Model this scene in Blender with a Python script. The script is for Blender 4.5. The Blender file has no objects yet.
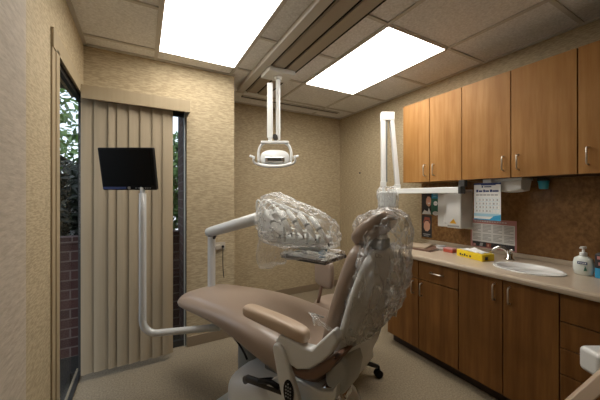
import bpy, bmesh, math, random
from mathutils import Vector, Matrix, noise
random.seed(7)
PI = math.pi
COL = bpy.context.scene.collection
H = 2.44

# ------------------------------------------------------------------ materials
def new_mat(name):
    m = bpy.data.materials.new(name); m.use_nodes = True
    nt = m.node_tree
    b = nt.nodes.get('Principled BSDF')
    return m, nt, b
def L(nt, a, b): nt.links.new(a, b)
def plain(name, col, rough=0.5, metal=0.0, emis=None, es=0.0, coat=0.0, bump=0.0, bscale=200, var=0.0):
    m, nt, b = new_mat(name)
    b.inputs['Base Color'].default_value = (*col, 1)
    b.inputs['Roughness'].default_value = rough
    b.inputs['Metallic'].default_value = metal
    b.inputs['Coat Weight'].default_value = coat
    if emis:
        b.inputs['Emission Color'].default_value = (*emis, 1)
        b.inputs['Emission Strength'].default_value = es
    tc = nt.nodes.new('ShaderNodeTexCoord')
    n = nt.nodes.new('ShaderNodeTexNoise'); n.inputs['Scale'].default_value = bscale; n.inputs['Detail'].default_value = 3
    L(nt, tc.outputs['Object'], n.inputs['Vector'])
    if bump:
        bp = nt.nodes.new('ShaderNodeBump'); bp.inputs['Strength'].default_value = bump; bp.inputs['Distance'].default_value = 0.003
        L(nt, n.outputs['Fac'], bp.inputs['Height']); L(nt, bp.outputs['Normal'], b.inputs['Normal'])
    mx = nt.nodes.new('ShaderNodeMix'); mx.data_type = 'RGBA'
    v = var or 0.03
    mx.inputs[6].default_value = (*[c * (1 - v) for c in col], 1); mx.inputs[7].default_value = (*[min(1, c * (1 + v)) for c in col], 1)
    L(nt, n.outputs['Fac'], mx.inputs[0]); L(nt, mx.outputs[2], b.inputs['Base Color'])
    return m
def streaky(name, c1, c2, scale, size=1.0, rough=0.6, bump=0.15, c3=None, sharp=(0.35, 0.65), coat=0.0):
    """noise stretched by per-axis scale, mixes c1 -> c2"""
    m, nt, b = new_mat(name)
    b.inputs['Roughness'].default_value = rough; b.inputs['Coat Weight'].default_value = coat
    tc = nt.nodes.new('ShaderNodeTexCoord'); mp = nt.nodes.new('ShaderNodeMapping')
    mp.inputs['Scale'].default_value = scale
    n = nt.nodes.new('ShaderNodeTexNoise'); n.inputs['Scale'].default_value = size; n.inputs['Detail'].default_value = 5; n.inputs['Roughness'].default_value = 0.6
    L(nt, tc.outputs['Object'], mp.inputs['Vector']); L(nt, mp.outputs['Vector'], n.inputs['Vector'])
    cr = nt.nodes.new('ShaderNodeValToRGB')
    cr.color_ramp.elements[0].position = sharp[0]; cr.color_ramp.elements[0].color = (*c1, 1)
    cr.color_ramp.elements[1].position = sharp[1]; cr.color_ramp.elements[1].color = (*c2, 1)
    L(nt, n.outputs['Fac'], cr.inputs['Fac'])
    out = cr.outputs['Color']
    if c3:
        n2 = nt.nodes.new('ShaderNodeTexNoise'); n2.inputs['Scale'].default_value = 2.2; n2.inputs['Detail'].default_value = 3
        L(nt, tc.outputs['Object'], n2.inputs['Vector'])
        cr2 = nt.nodes.new('ShaderNodeValToRGB'); cr2.color_ramp.elements[0].position = 0.4; cr2.color_ramp.elements[1].position = 0.7
        L(nt, n2.outputs['Fac'], cr2.inputs['Fac'])
        mx = nt.nodes.new('ShaderNodeMix'); mx.data_type = 'RGBA'; mx.inputs[7].default_value = (*c3, 1)
        mul = nt.nodes.new('ShaderNodeMath'); mul.operation = 'MULTIPLY'; mul.inputs[1].default_value = 0.6
        L(nt, cr2.outputs['Color'], mul.inputs[0]); L(nt, mul.outputs[0], mx.inputs[0]); L(nt, out, mx.inputs[6]); out = mx.outputs[2]
    b.inputs['Specular IOR Level'].default_value = 0.5 if 'wallpaper' in name else 0.22
    L(nt, out, b.inputs['Base Color'])
    bp = nt.nodes.new('ShaderNodeBump'); bp.inputs['Strength'].default_value = bump; bp.inputs['Distance'].default_value = 0.003
    L(nt, n.outputs['Fac'], bp.inputs['Height']); L(nt, bp.outputs['Normal'], b.inputs['Normal'])
    return m
def brick_mat(name):
    m, nt, b = new_mat(name)
    tc = nt.nodes.new('ShaderNodeTexCoord')
    sep = nt.nodes.new('ShaderNodeSeparateXYZ'); L(nt, tc.outputs['Object'], sep.inputs[0])
    ad = nt.nodes.new('ShaderNodeMath'); ad.operation = 'ADD'; L(nt, sep.outputs[0], ad.inputs[0]); L(nt, sep.outputs[1], ad.inputs[1])
    cmb = nt.nodes.new('ShaderNodeCombineXYZ'); L(nt, ad.outputs[0], cmb.inputs[0]); L(nt, sep.outputs[2], cmb.inputs[1])
    br = nt.nodes.new('ShaderNodeTexBrick'); br.inputs['Scale'].default_value = 1
    br.inputs['Brick Width'].default_value = 0.215; br.inputs['Row Height'].default_value = 0.08; br.inputs['Mortar Size'].default_value = 0.006
    br.inputs['Color1'].default_value = (0.035, 0.012, 0.010, 1); br.inputs['Color2'].default_value = (0.06, 0.022, 0.017, 1); br.inputs['Mortar'].default_value = (0.11, 0.08, 0.07, 1)
    L(nt, cmb.outputs[0], br.inputs['Vector']); L(nt, br.outputs['Color'], b.inputs['Base Color'])
    b.inputs['Roughness'].default_value = 0.9
    return m
def glass_mat(name):
    m = bpy.data.materials.new(name); m.use_nodes = True; nt = m.node_tree; nt.nodes.clear()
    o = nt.nodes.new('ShaderNodeOutputMaterial'); t = nt.nodes.new('ShaderNodeBsdfTransparent'); g = nt.nodes.new('ShaderNodeBsdfGlossy')
    t.inputs['Color'].default_value = (0.92, 0.94, 0.94, 1); g.inputs['Roughness'].default_value = 0.02
    f = nt.nodes.new('ShaderNodeValue'); f.outputs[0].default_value = 0.04
    mx = nt.nodes.new('ShaderNodeMixShader'); L(nt, f.outputs[0], mx.inputs[0]); L(nt, t.outputs[0], mx.inputs[1]); L(nt, g.outputs[0], mx.inputs[2]); L(nt, mx.outputs[0], o.inputs[0])
    return m
def film_mat(name, scale=14, base=0.12, amount=0.75, lo=0.5, hi=0.72, tint=(0.86, 0.86, 0.86), st=(1, 1, 1)):
    """clear crumpled plastic film: see-through, glossy, milky along its creases"""
    m = bpy.data.materials.new(name); m.use_nodes = True; nt = m.node_tree; nt.nodes.clear()
    o = nt.nodes.new('ShaderNodeOutputMaterial'); t = nt.nodes.new('ShaderNodeBsdfTransparent')
    p = nt.nodes.new('ShaderNodeBsdfPrincipled'); p.inputs['Base Color'].default_value = (*tint, 1); p.inputs['Roughness'].default_value = 0.12; p.inputs['Specular IOR Level'].default_value = 1.0
    t.inputs['Color'].default_value = (0.95, 0.95, 0.95, 1)
    tc = nt.nodes.new('ShaderNodeTexCoord'); n = nt.nodes.new('ShaderNodeTexNoise'); n.inputs['Scale'].default_value = scale; n.inputs['Detail'].default_value = 4; n.inputs['Distortion'].default_value = 1.2
    n.noise_type = 'RIDGED_MULTIFRACTAL' if hasattr(n, 'noise_type') else n.noise_type
    mp = nt.nodes.new('ShaderNodeMapping'); mp.inputs['Scale'].default_value = st; L(nt, tc.outputs['Object'], mp.inputs['Vector'])
    L(nt, mp.outputs['Vector'], n.inputs['Vector'])
    v = nt.nodes.new('ShaderNodeTexVoronoi'); v.feature = 'DISTANCE_TO_EDGE'; v.inputs['Scale'].default_value = scale * 1.3
    L(nt, mp.outputs['Vector'], v.inputs['Vector'])
    r1 = nt.nodes.new('ShaderNodeMapRange'); r1.inputs[1].default_value = 0.0; r1.inputs[2].default_value = 0.12; r1.inputs[3].default_value = 1; r1.inputs[4].default_value = 0
    L(nt, v.outputs['Distance'], r1.inputs[0])
    r2 = nt.nodes.new('ShaderNodeMapRange'); r2.inputs[1].default_value = lo; r2.inputs[2].default_value = hi
    L(nt, n.outputs['Fac'], r2.inputs[0])
    ml = nt.nodes.new('ShaderNodeMath'); ml.operation = 'MULTIPLY'; L(nt, r1.outputs[0], ml.inputs[0]); L(nt, r2.outputs[0], ml.inputs[1])
    ma = nt.nodes.new('ShaderNodeMath'); ma.operation = 'MULTIPLY_ADD'; ma.inputs[1].default_value = amount; ma.inputs[2].default_value = base; ma.use_clamp = True
    L(nt, ml.outputs[0], ma.inputs[0])
    lw = nt.nodes.new('ShaderNodeLayerWeight'); lw.inputs['Blend'].default_value = 0.35
    ad = nt.nodes.new('ShaderNodeMath'); ad.operation = 'MULTIPLY_ADD'; ad.inputs[1].default_value = 0.45; ad.use_clamp = True
    L(nt, lw.outputs['Facing'], ad.inputs[0]); L(nt, ma.outputs[0], ad.inputs[2])
    bp = nt.nodes.new('ShaderNodeBump'); bp.inputs['Strength'].default_value = 1.0; bp.inputs['Distance'].default_value = 0.02
    L(nt, n.outputs['Fac'], bp.inputs['Height']); L(nt, bp.outputs['Normal'], p.inputs['Normal']); 
    mx = nt.nodes.new('ShaderNodeMixShader'); L(nt, ad.outputs[0], mx.inputs[0]); L(nt, t.outputs[0], mx.inputs[1]); L(nt, p.outputs[0], mx.inputs[2]); L(nt, mx.outputs[0], o.inputs[0])
    return m

M = {}
M['wallpaper'] = streaky('wallpaper', (0.35, 0.275, 0.17), (0.51, 0.415, 0.265), (8, 8, 46), 3.2, rough=0.75, bump=0.5, sharp=(0.40, 0.60))
M['wallpaper_near_lit'] = streaky('wallpaper_near_lit', (0.42, 0.355, 0.28), (0.54, 0.465, 0.375), (9, 9, 42), 2.4, rough=0.75, bump=0.5)  # paler than the other wallpaper: light from behind the viewer put into the colour
M['tile'] = plain('ceiling_tile', (0.83, 0.81, 0.79), 0.9, bump=1.0, bscale=75, var=0.35)
M['tbar'] = plain('ceiling_bar', (0.56, 0.53, 0.49), 0.6)
M['carpet'] = plain('carpet', (0.25, 0.200, 0.132), 0.95, bump=0.9, bscale=95, var=0.6)
M['trim'] = streaky('beige_trim', (0.36, 0.285, 0.18), (0.39, 0.31, 0.20), (40, 40, 2), 1, rough=0.5, bump=0.02)
M['baseb'] = plain('brown_base', (0.24, 0.18, 0.115), 0.6)
M['blind'] = streaky('blind_vinyl', (0.37, 0.30, 0.205), (0.40, 0.325, 0.225), (60, 60, 1.5), 1, rough=0.5, bump=0.03)
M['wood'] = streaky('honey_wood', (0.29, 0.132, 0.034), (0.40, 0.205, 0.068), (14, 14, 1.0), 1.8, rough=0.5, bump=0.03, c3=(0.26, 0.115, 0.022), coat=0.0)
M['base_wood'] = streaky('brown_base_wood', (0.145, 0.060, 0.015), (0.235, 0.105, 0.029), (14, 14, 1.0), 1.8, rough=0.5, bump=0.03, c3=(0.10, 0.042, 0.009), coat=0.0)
M['panel_wood'] = streaky('panel_wood', (0.15, 0.072, 0.022), (0.30, 0.16, 0.058), (9, 9, 8), 4.5, rough=0.5, bump=0.05, c3=(0.18, 0.085, 0.028), coat=0.1)
M['wood_gap'] = plain('shaded_gap_wood', (0.05, 0.02, 0.01), 0.7)  # near-black cabinet body: shade in the gaps between fronts put into the colour
M['toe'] = plain('toe_kick', (0.05, 0.03, 0.02), 0.7)
M['counter'] = plain('counter_laminate', (0.50, 0.41, 0.31), 0.28, var=0.10, bscale=60)
M['ceramic'] = plain('sink_ceramic', (0.80, 0.80, 0.78), 0.12, coat=0.5)
M['nickel'] = plain('brushed_nickel', (0.62, 0.58, 0.52), 0.28, 1.0)
M['chrome'] = plain('chrome', (0.75, 0.75, 0.75), 0.1, 1.0)
M['vinyl'] = plain('taupe_vinyl', (0.315, 0.24, 0.19), 0.32, bump=0.08, bscale=250, coat=0.1)
M['arm_vinyl'] = plain('arm_vinyl', (0.54, 0.41, 0.30), 0.36, bump=0.05, bscale=250)
M['white'] = plain('white_enamel', (0.74, 0.75, 0.74), 0.32, coat=0.2)
M['gray'] = plain('light_grey_plastic', (0.48, 0.50, 0.49), 0.38, coat=0.15)
M['midgray'] = plain('mid_grey_plastic', (0.20, 0.21, 0.20), 0.45)
M['pipe'] = plain('grey_pipe', (0.55, 0.56, 0.56), 0.3, coat=0.3)
M['black'] = plain('black_plastic', (0.008, 0.008, 0.009), 0.45)
M['screen'] = plain('screen_glass', (0.002, 0.002, 0.002), 0.45)
for k_ in ('screen', 'black'): M[k_].node_tree.nodes['Principled BSDF'].inputs['Specular IOR Level'].default_value = 0.12
M['brownpl'] = plain('brown_vinyl', (0.17, 0.095, 0.065), 0.4)
M['paper'] = plain('white_paper', (0.75, 0.75, 0.74), 0.8)
M['navy'] = plain('navy_ink', (0.03, 0.05, 0.16), 0.7)
M['skyblue'] = plain('blue_ink', (0.03, 0.30, 0.55), 0.6)
M['paleblue'] = plain('pale_blue_ink', (0.35, 0.58, 0.70), 0.7)
M['pink'] = plain('dusty_pink_ink', (0.52, 0.24, 0.23), 0.7)
M['inkgray'] = plain('grey_print', (0.38, 0.38, 0.38), 0.8)
M['darkprint'] = plain('dark_print', (0.025, 0.022, 0.025), 0.6)
M['skin'] = plain('printed_skin', (0.62, 0.33, 0.22), 0.7)
M['green'] = plain('printed_green', (0.03, 0.13, 0.09), 0.7)
M['redprint'] = plain('printed_red', (0.28, 0.08, 0.05), 0.7)
M['yellow'] = plain('yellow_card', (0.85, 0.62, 0.02), 0.5)
M['amber'] = plain('amber_sticker', (0.85, 0.45, 0.02), 0.5)
M['red'] = plain('red_plastic', (0.50, 0.09, 0.05), 0.4)
M['teal'] = plain('teal_plastic', (0.02, 0.30, 0.44), 0.35)
M['tealdark'] = plain('dark_teal_plastic', (0.01, 0.10, 0.16), 0.4)
M['blue'] = plain('blue_tool', (0.02, 0.25, 0.50), 0.35)
M['book'] = plain('book_cover', (0.42, 0.33, 0.24), 0.5)
M['soap'] = plain('soap_bottle', (0.70, 0.74, 0.70), 0.25)
M['brick'] = brick_mat('brick')
M['glass'] = glass_mat('window_glass')
M['film'] = film_mat('clear_film', 15, 0.15, 1.5, 0.15, 0.6, (0.95, 0.95, 0.95), (1, 1, 0.5))
M['film_thin'] = film_mat('thin_clear_film', 20, 0.03, 0.6, 0.4, 0.9)
M['film_mesh'] = film_mat('milky_film', 20, 0.10, 1.3, 0.1, 0.6, (1.0, 1.0, 0.98), (0.4, 1.2, 1))
M['film_tail'] = film_mat('milky_tail_film', 18, 0.12, 1.2, 0.1, 0.6, (0.97, 0.97, 0.95), (1, 1, 0.4))
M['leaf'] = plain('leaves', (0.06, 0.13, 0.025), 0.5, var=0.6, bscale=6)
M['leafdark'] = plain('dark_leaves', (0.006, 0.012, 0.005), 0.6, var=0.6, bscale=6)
M['bark'] = plain('bark', (0.08, 0.055, 0.035), 0.9)
M['soil'] = plain('soil', (0.015, 0.013, 0.010), 0.95, bump=0.5, bscale=30, var=0.4)
M['dark'] = plain('dark_metal', (0.03, 0.028, 0.025), 0.5)
M['railpanel'] = plain('brown_grey_metal', (0.38, 0.33, 0.26), 0.6)
M['railside'] = plain('grey_rail', (0.55, 0.52, 0.47), 0.5)
M['outlet'] = plain('outlet_plate', (0.45, 0.40, 0.33), 0.5)

# ------------------------------------------------------------------ mesh builder
class MB:
    def __init__(s): s.bm = bmesh.new()
    def box(s, x0, x1, y0, y1, z0, z1, mat=None):
        r = bmesh.ops.create_cube(s.bm, size=1)['verts']
        for v in r:
            v.co = Vector(((x0 + x1) / 2 + v.co.x * (x1 - x0), (y0 + y1) / 2 + v.co.y * (y1 - y0), (z0 + z1) / 2 + v.co.z * (z1 - z0)))
            if mat: v.co = mat @ v.co
        return s
    def tube(s, pts, rad, seg=10, caps=True, flat=None):
        pts = [Vector(p) for p in pts]; n = len(pts)
        rads = rad if isinstance(rad, (list, tuple)) else [rad] * n
        rings = []; up = None
        for i, p in enumerate(pts):
            t = (pts[min(i + 1, n - 1)] - pts[max(i - 1, 0)])
            if t.length < 1e-9: t = Vector((0, 0, 1))
            t.normalize()
            if up is None:
                up = Vector((0, 0, 1)) if abs(t.z) < 0.9 else Vector((1, 0, 0))
            a = t.cross(up)
            if a.length < 1e-5: a = t.cross(Vector((0, 1, 0)))
            a.normalize(); b = a.cross(t).normalized(); up = b
            ring = []
            for k in range(seg):
                an = 2 * PI * k / seg
                sx, sy = (1, 1) if not flat else flat
                ring.append(s.bm.verts.new(p + a * math.cos(an) * rads[i] * sx + b * math.sin(an) * rads[i] * sy))
            rings.append(ring)
        s._skin(rings, caps); return s
    def _skin(s, rings, caps=True):
        for i in range(len(rings) - 1):
            A, B = rings[i], rings[i + 1]; n = len(A)
            for k in range(n):
                s.bm.faces.new((A[k], A[(k + 1) % n], B[(k + 1) % n], B[k]))
        if caps:
            s.bm.faces.new(list(reversed(rings[0]))); s.bm.faces.new(rings[-1])
    def loft(s, rings, caps=True):
        s._skin([[s.bm.verts.new(Vector(p)) for p in r] for r in rings], caps); return s
    def lathe(s, prof, seg=24, o=(0, 0, 0), mat=None, caps=True):
        rings = []
        for r, z in prof:
            ring = []
            for k in range(seg):
                an = 2 * PI * k / seg
                v = Vector((r * math.cos(an), r * math.sin(an), z))
                if mat: v = mat @ v
                ring.append(s.bm.verts.new(v + Vector(o)))
            rings.append(ring)
        s._skin(rings, caps); return s
    def prism(s, poly, axis, a, b):
        """poly of 2D points extruded along axis from a to b"""
        def mk(p, t):
            if axis == 'y': return (p[0], t, p[1])
            if axis == 'x': return (t, p[0], p[1])
            return (p[0], p[1], t)
        s.loft([[mk(p, a) for p in poly], [mk(p, b) for p in poly]]); return s
    def ball(s, c, r, sub=2, sc=(1, 1, 1)):
        vs = bmesh.ops.create_icosphere(s.bm, subdivisions=sub, radius=1)['verts']
        for v in vs: v.co = Vector((c[0] + v.co.x * r * sc[0], c[1] + v.co.y * r * sc[1], c[2] + v.co.z * r * sc[2]))
        return s
    def build(s, name, mat, parent=None, smooth=False, bevel=0.0, sub=0, seg=2, xf=None):
        if xf: bmesh.ops.transform(s.bm, matrix=xf, verts=s.bm.verts)
        bmesh.ops.recalc_face_normals(s.bm, faces=s.bm.faces)
        me = bpy.data.meshes.new(name); s.bm.to_mesh(me); s.bm.free()
        me.materials.append(mat)
        o = bpy.data.objects.new(name, me); COL.objects.link(o)
        if smooth:
            for p in me.polygons: p.use_smooth = True
        if bevel:
            b = o.modifiers.new('bevel', 'BEVEL'); b.width = bevel; b.segments = seg; b.limit_method = 'ANGLE'; b.angle_limit = 0.6
            if not smooth:
                for p in me.polygons: p.use_smooth = True
            b.harden_normals = True
        if sub:
            b = o.modifiers.new('sub', 'SUBSURF'); b.levels = sub; b.render_levels = sub
            for p in me.polygons: p.use_smooth = True
        if parent: o.parent = parent
        return o
def tag(o, label=None, cat=None, group=None, kind=None):
    if label: o['label'] = label
    if cat: o['category'] = cat
    if group: o['group'] = group
    if kind: o['kind'] = kind
    return o
def thing(name, label, cat, loc=(0, 0, 0), rz=0, group=None):
    o = bpy.data.objects.new(name, None); COL.objects.link(o); o.empty_display_size = 0.1
    o.location = loc; o.rotation_euler = (0, 0, rz)
    return tag(o, label, cat, group)
def struct(o, label, cat):
    return tag(o, label, cat, kind='structure')
def box(name, mat, parent, x0, x1, y0, y1, z0, z1, bevel=0.0, seg=2):
    return MB().box(x0, x1, y0, y1, z0, z1).build(name, mat, parent, bevel=bevel, seg=seg)
def arc(c, r, a0, a1, n, u, v):
    c = Vector(c); u = Vector(u); v = Vector(v)
    return [tuple(c + u * r * math.cos(a0 + (a1 - a0) * i / n) + v * r * math.sin(a0 + (a1 - a0) * i / n)) for i in range(n + 1)]
def bez(p0, p1, p2, p3, n=14):
    p0, p1, p2, p3 = map(Vector, (p0, p1, p2, p3)); r = []
    for i in range(n + 1):
        t = i / n; r.append(tuple(p0 * (1 - t) ** 3 + p1 * 3 * t * (1 - t) ** 2 + p2 * 3 * t * t * (1 - t) + p3 * t ** 3))
    return r

# ------------------------------------------------------------------ room shell
XL, XR, YW, YR, XJ, YB = -0.385, 2.54, 2.637, 3.37, 0.754, -1.6
struct(MB().prism([(-0.44, YB - 0.1), (XR + 0.1, YB - 0.1), (XR + 0.1, YR + 0.1), (0.45, YR + 0.1), (0.45, 2.715), (-0.44, 2.715)], 'z', -0.1, 0).build('floor', M['carpet']), 'tan speckled carpet covering the whole treatment room floor', 'floor')
ce = MB().box(-0.5, XR + 0.1, YB - 0.1, YR + 0.1, H + 0.008, H + 0.1).build('ceiling', M['tile'])
struct(ce, 'suspended ceiling of mottled grey beige acoustic tiles', 'ceiling')
g = MB()
for x in (0.095, 0.718, 1.412, 2.045):
    g.box(x - 0.012, x + 0.012, YB, YR, H - 0.002, H + 0.010)
for y in (-1.1, -0.49, 0.12, 0.73, 1.352, 1.91, 2.468, 3.02):
    g.box(XL, XR, y - 0.012, y + 0.012, H - 0.001, H + 0.010)
g.box(XL, XL + 0.022, YB, YW, H - 0.003, H + 0.01); g.box(XR - 0.022, XR, YB, YR, H - 0.003, H + 0.01)
g.box(XL, XJ, YW - 0.022, YW, H - 0.003, H + 0.01); g.box(XJ, XR, YR - 0.022, YR, H - 0.003, H + 0.01)
g.build('ceiling_grid', M['tbar'], ce)
w = MB().box(XR, XR + 0.1, YB - 0.1, YR + 0.1, 0, H + 0.008).build('wall_right', M['wallpaper']); struct(w, 'tan textured wallpaper wall behind the cabinets', 'wall')
w = MB().box(XJ - 0.1, XR, YR, YR + 0.1, 0, H + 0.008).build('wall_far', M['wallpaper']); struct(w, 'tan wallpapered alcove wall behind the dental light', 'wall')
w = MB()
w.box(0.336, XJ, YW, 2.72, 0, H + 0.008); w.box(XJ - 0.1, XJ, 2.72, YR, 0, H + 0.008)
w.box(XL - 0.085, 0.336, YW, 2.72, 2.06, H + 0.008)
struct(w.build('wall_window', M['wallpaper']), 'tan wallpapered wall holding the window with the vertical blinds', 'wall')
w = MB()
w.box(XL - 0.085, XL, 1.13, 1.88, 0, H + 0.008); w.box(XL - 0.085, XL, 1.88, YW, 2.06, H + 0.008)
struct(w.build('wall_left', M['wallpaper']), 'tan wallpapered left wall beside the narrow window', 'wall')
w = MB().box(XL - 0.085, -0.302, YB, 1.13, 0, H + 0.008)
struct(w.build('wall_left_near', M['wallpaper_near_lit']), 'tan wall standing proud at the left edge, its brighter lighting put into the colour', 'wall')
w = MB().box(-0.5, XR, YB - 0.1, YB, 0, H + 0.008)
struct(w.build('wall_rear', M['wallpaper']), 'plain wall behind the viewer', 'wall')
# baseboards
struct(box('baseboard_window', M['baseb'], None, 0.336, XJ, YW - 0.012, YW, 0, 0.09, 0.003), 'low beige baseboard under the outlet wall', 'baseboard')
struct(box('baseboard_far', M['baseb'], None, XJ, XR, YR - 0.012, YR, 0, 0.09, 0.003), 'low beige baseboard of the alcove', 'baseboard')
struct(box('baseboard_right', M['baseb'], None, XR - 0.012, XR, 1.87, YR - 0.012, 0, 0.09, 0.003), 'low beige baseboard beyond the cabinets', 'baseboard')
# windows
def window(name, label, axis, a0, a1, pos, z1):
    fr = MB(); t = 0.02
    def bx(m, u0, u1, z0, z1, p0, p1):
        if axis == 'x': m.box(u0, u1, p0, p1, z0, z1)
        else: m.box(p0, p1, u0, u1, z0, z1)
    t = 0.02 if axis == 'x' else 0.012
    bx(fr, a0, a0 + 0.03, 0.0, z1, pos - t, pos + t); bx(fr, a1 - (0.02 if axis == 'x' else 0.012), a1, 0.0, z1, pos - t, pos + t)
    bx(fr, a0 + 0.03, a1 - 0.02, 0.0, 0.05 if axis == 'x' else 0.012, pos - t, pos + t); bx(fr, a0 + 0.03, a1 - 0.02, z1 - 0.05, z1, pos - t, pos + t)
    o = fr.build(name, M['dark']); struct(o, label, 'window')
    gl = MB(); bx(gl, a0 + 0.03, a1 - 0.02, 0.05 if axis == 'x' else 0.012, z1 - 0.05, pos - 0.003, pos + 0.003)
    gl.build('pane', M['glass'], o)
    return o
window('window_1', 'tall window half covered by beige vertical blinds', 'x', XL - 0.012, 0.336, 2.695, 2.06)
window('window_2', 'narrow uncovered side window looking onto green bushes', 'y', 1.88, 2.672, XL - 0.024, 2.06)
struct(MB().box(0.318, 0.326, 2.655, 2.675, 0.0, 2.04).build('trim_1', M['gray']), 'thin light metal edge strip of the blind window', 'trim')
t2 = MB().box(XL, XL + 0.008, 1.765, 1.82, 0, 2.05); t2.box(XL, XL + 0.013, 1.82, 1.88, 0, 2.05)
struct(t2.build('trim_2', M['trim'], bevel=0.003), 'beige jamb moulding at the side window', 'trim')
# ------------------------------------------------------------------ outside
struct(box('ground', M['soil'], None, -9, 6, 2.72, 12, -0.15, -0.03), 'dark planted soil outside the windows', 'ground')
struct(box('ground_side', M['soil'], None, -9, -0.48, -3, 2.72, -0.15, -0.03), 'dark planted soil beside the building', 'ground')
bw = thing('brick_garden_wall', 'low dark red brick wall outside below the bushes', 'wall', (0, 0, -0.03))
MB().box(-2.5, 0.3135, 3.0, 3.1, 0, 0.94).build('brickwork', M['brick'], bw)
MB().box(-2.5, 0.3135, 2.985, 3.115, 0.94, 1.0).build('coping', M['brick'], bw, bevel=0.004)
bp = MB().box(0.314, 0.65, 2.722, 3.115, -0.03, 2.6).build('brick_pier', M['brick'])
struct(bp, 'dark red brick pier of the building seen through the blind gap', 'pier')
struct(MB().box(-0.86, XL - 0.09, 1.0, 3.0, 2.20, 2.32).build('soffit', M['dark']), 'dark roof overhang above the side window', 'soffit')
def shrub(label, cx, cy, z0, rx, ry, rz, n, mat, ls):
    t = thing('leafy_shrub', label, 'shrub', (cx, cy, -0.05), 0, None)
    m = MB()
    for i in range(n):
        while True:
            p = Vector((random.uniform(-1, 1), random.uniform(-1, 1), random.uniform(-1, 1)))
            if 0.25 < p.length < 1: break
        p = Vector((p.x * rx, p.y * ry, z0 + (p.z + 1) * rz)); s = ls * random.uniform(0.6, 1.4)
        d = Vector((random.gauss(0, 1), random.gauss(0, 1), random.gauss(0, 0.6))).normalized(); e = d.orthogonal().normalized()
        f = d.cross(e) * s * 0.15
        vs = [m.bm.verts.new(p - d * s), m.bm.verts.new(p + e * s * 0.45 + f), m.bm.verts.new(p + d * s), m.bm.verts.new(p - e * s * 0.45 + f)]
        m.bm.faces.new(vs[:3]); m.bm.faces.new((vs[0], vs[2], vs[3]))
    m.build('foliage', mat, t)
    st = MB()
    for i in range(6):
        a = i * 1.05; st.tube([(0, 0, 0), (rx * 0.25 * math.cos(a), ry * 0.25 * math.sin(a), z0 * 0.6 + rz * 0.4), (rx * 0.6 * math.cos(a), ry * 0.6 * math.sin(a), z0 + rz * 1.3)], [0.03, 0.02, 0.008], 6)
    st.build('branches', M['bark'], t)
    return t
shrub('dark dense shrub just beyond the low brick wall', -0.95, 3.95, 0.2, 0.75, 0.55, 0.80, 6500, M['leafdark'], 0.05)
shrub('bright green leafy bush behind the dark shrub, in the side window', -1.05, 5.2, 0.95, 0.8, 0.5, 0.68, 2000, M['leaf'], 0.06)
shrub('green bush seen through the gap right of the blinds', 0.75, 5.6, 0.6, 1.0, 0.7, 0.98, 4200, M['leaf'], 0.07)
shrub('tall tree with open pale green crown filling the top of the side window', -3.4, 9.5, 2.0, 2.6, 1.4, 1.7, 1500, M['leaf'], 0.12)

# ------------------------------------------------------------------ blinds and valances
vb = thing('vertical_blind', 'beige vertical slat blind hanging before the tall window', 'blind', (0, 2.5, 0))
xs = [-0.375, -0.30, -0.215, -0.16, -0.085, -0.01, 0.072, 0.143, 0.210]
for i in range(len(xs) - 1):
    cx = (xs[i] + xs[i + 1]) / 2; hw = (xs[i + 1] - xs[i]) / 2 + 0.006
    ang = R = math.radians((16, 10, 24, 15, 17, 15, 13, 15)[i])
    m = MB(); n = 6; A = []
    for z in (0.05, 2.02):
        ring = []
        for k in range(n + 1):
            t = -1 + 2 * k / n; ring.append((t * hw, -0.006 * (1 - t * t) - 0.0008, z))
        for k in range(n, -1, -1):
            t = -1 + 2 * k / n; ring.append((t * hw, -0.006 * (1 - t * t) + 0.0008, z))
        A.append(ring)
    m.loft(A)
    m.build('slat', M['blind'], vb, xf=Matrix.Translation((cx, 0, 0)) @ Matrix.Rotation(ang, 4, 'Z'))
MB().box(-0.37, 0.33, -0.02, 0.02, 2.02, 2.05).build('head_rail', M['dark'], vb)
v1 = MB().box(XL + 0.014, 0.338, 2.435, 2.45, 1.988, 2.083).box(0.326, 0.338, 2.45, YW, 1.988, 2.083).box(XL + 0.014, 0.326, 2.45, YW, 2.071, 2.083)
tag(v1.build('window_valance', M['trim'], bevel=0.002), 'beige valance box over the vertical blinds', 'valance')
v2 = MB().box(XL, XL + 0.013, 1.765, 2.637, 2.03, 2.125)
tag(v2.build('window_valance', M['trim'], bevel=0.002), 'beige valance along the left wall over the side window', 'valance')
box('head_rail', M['dark'], None, XL - 0.0105, XL - 0.0005, 1.885, 2.60, 2.028, 2.0595)
tag(bpy.data.objects['head_rail.001'], 'dark blind track tucked under the left valance', 'track')

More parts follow.
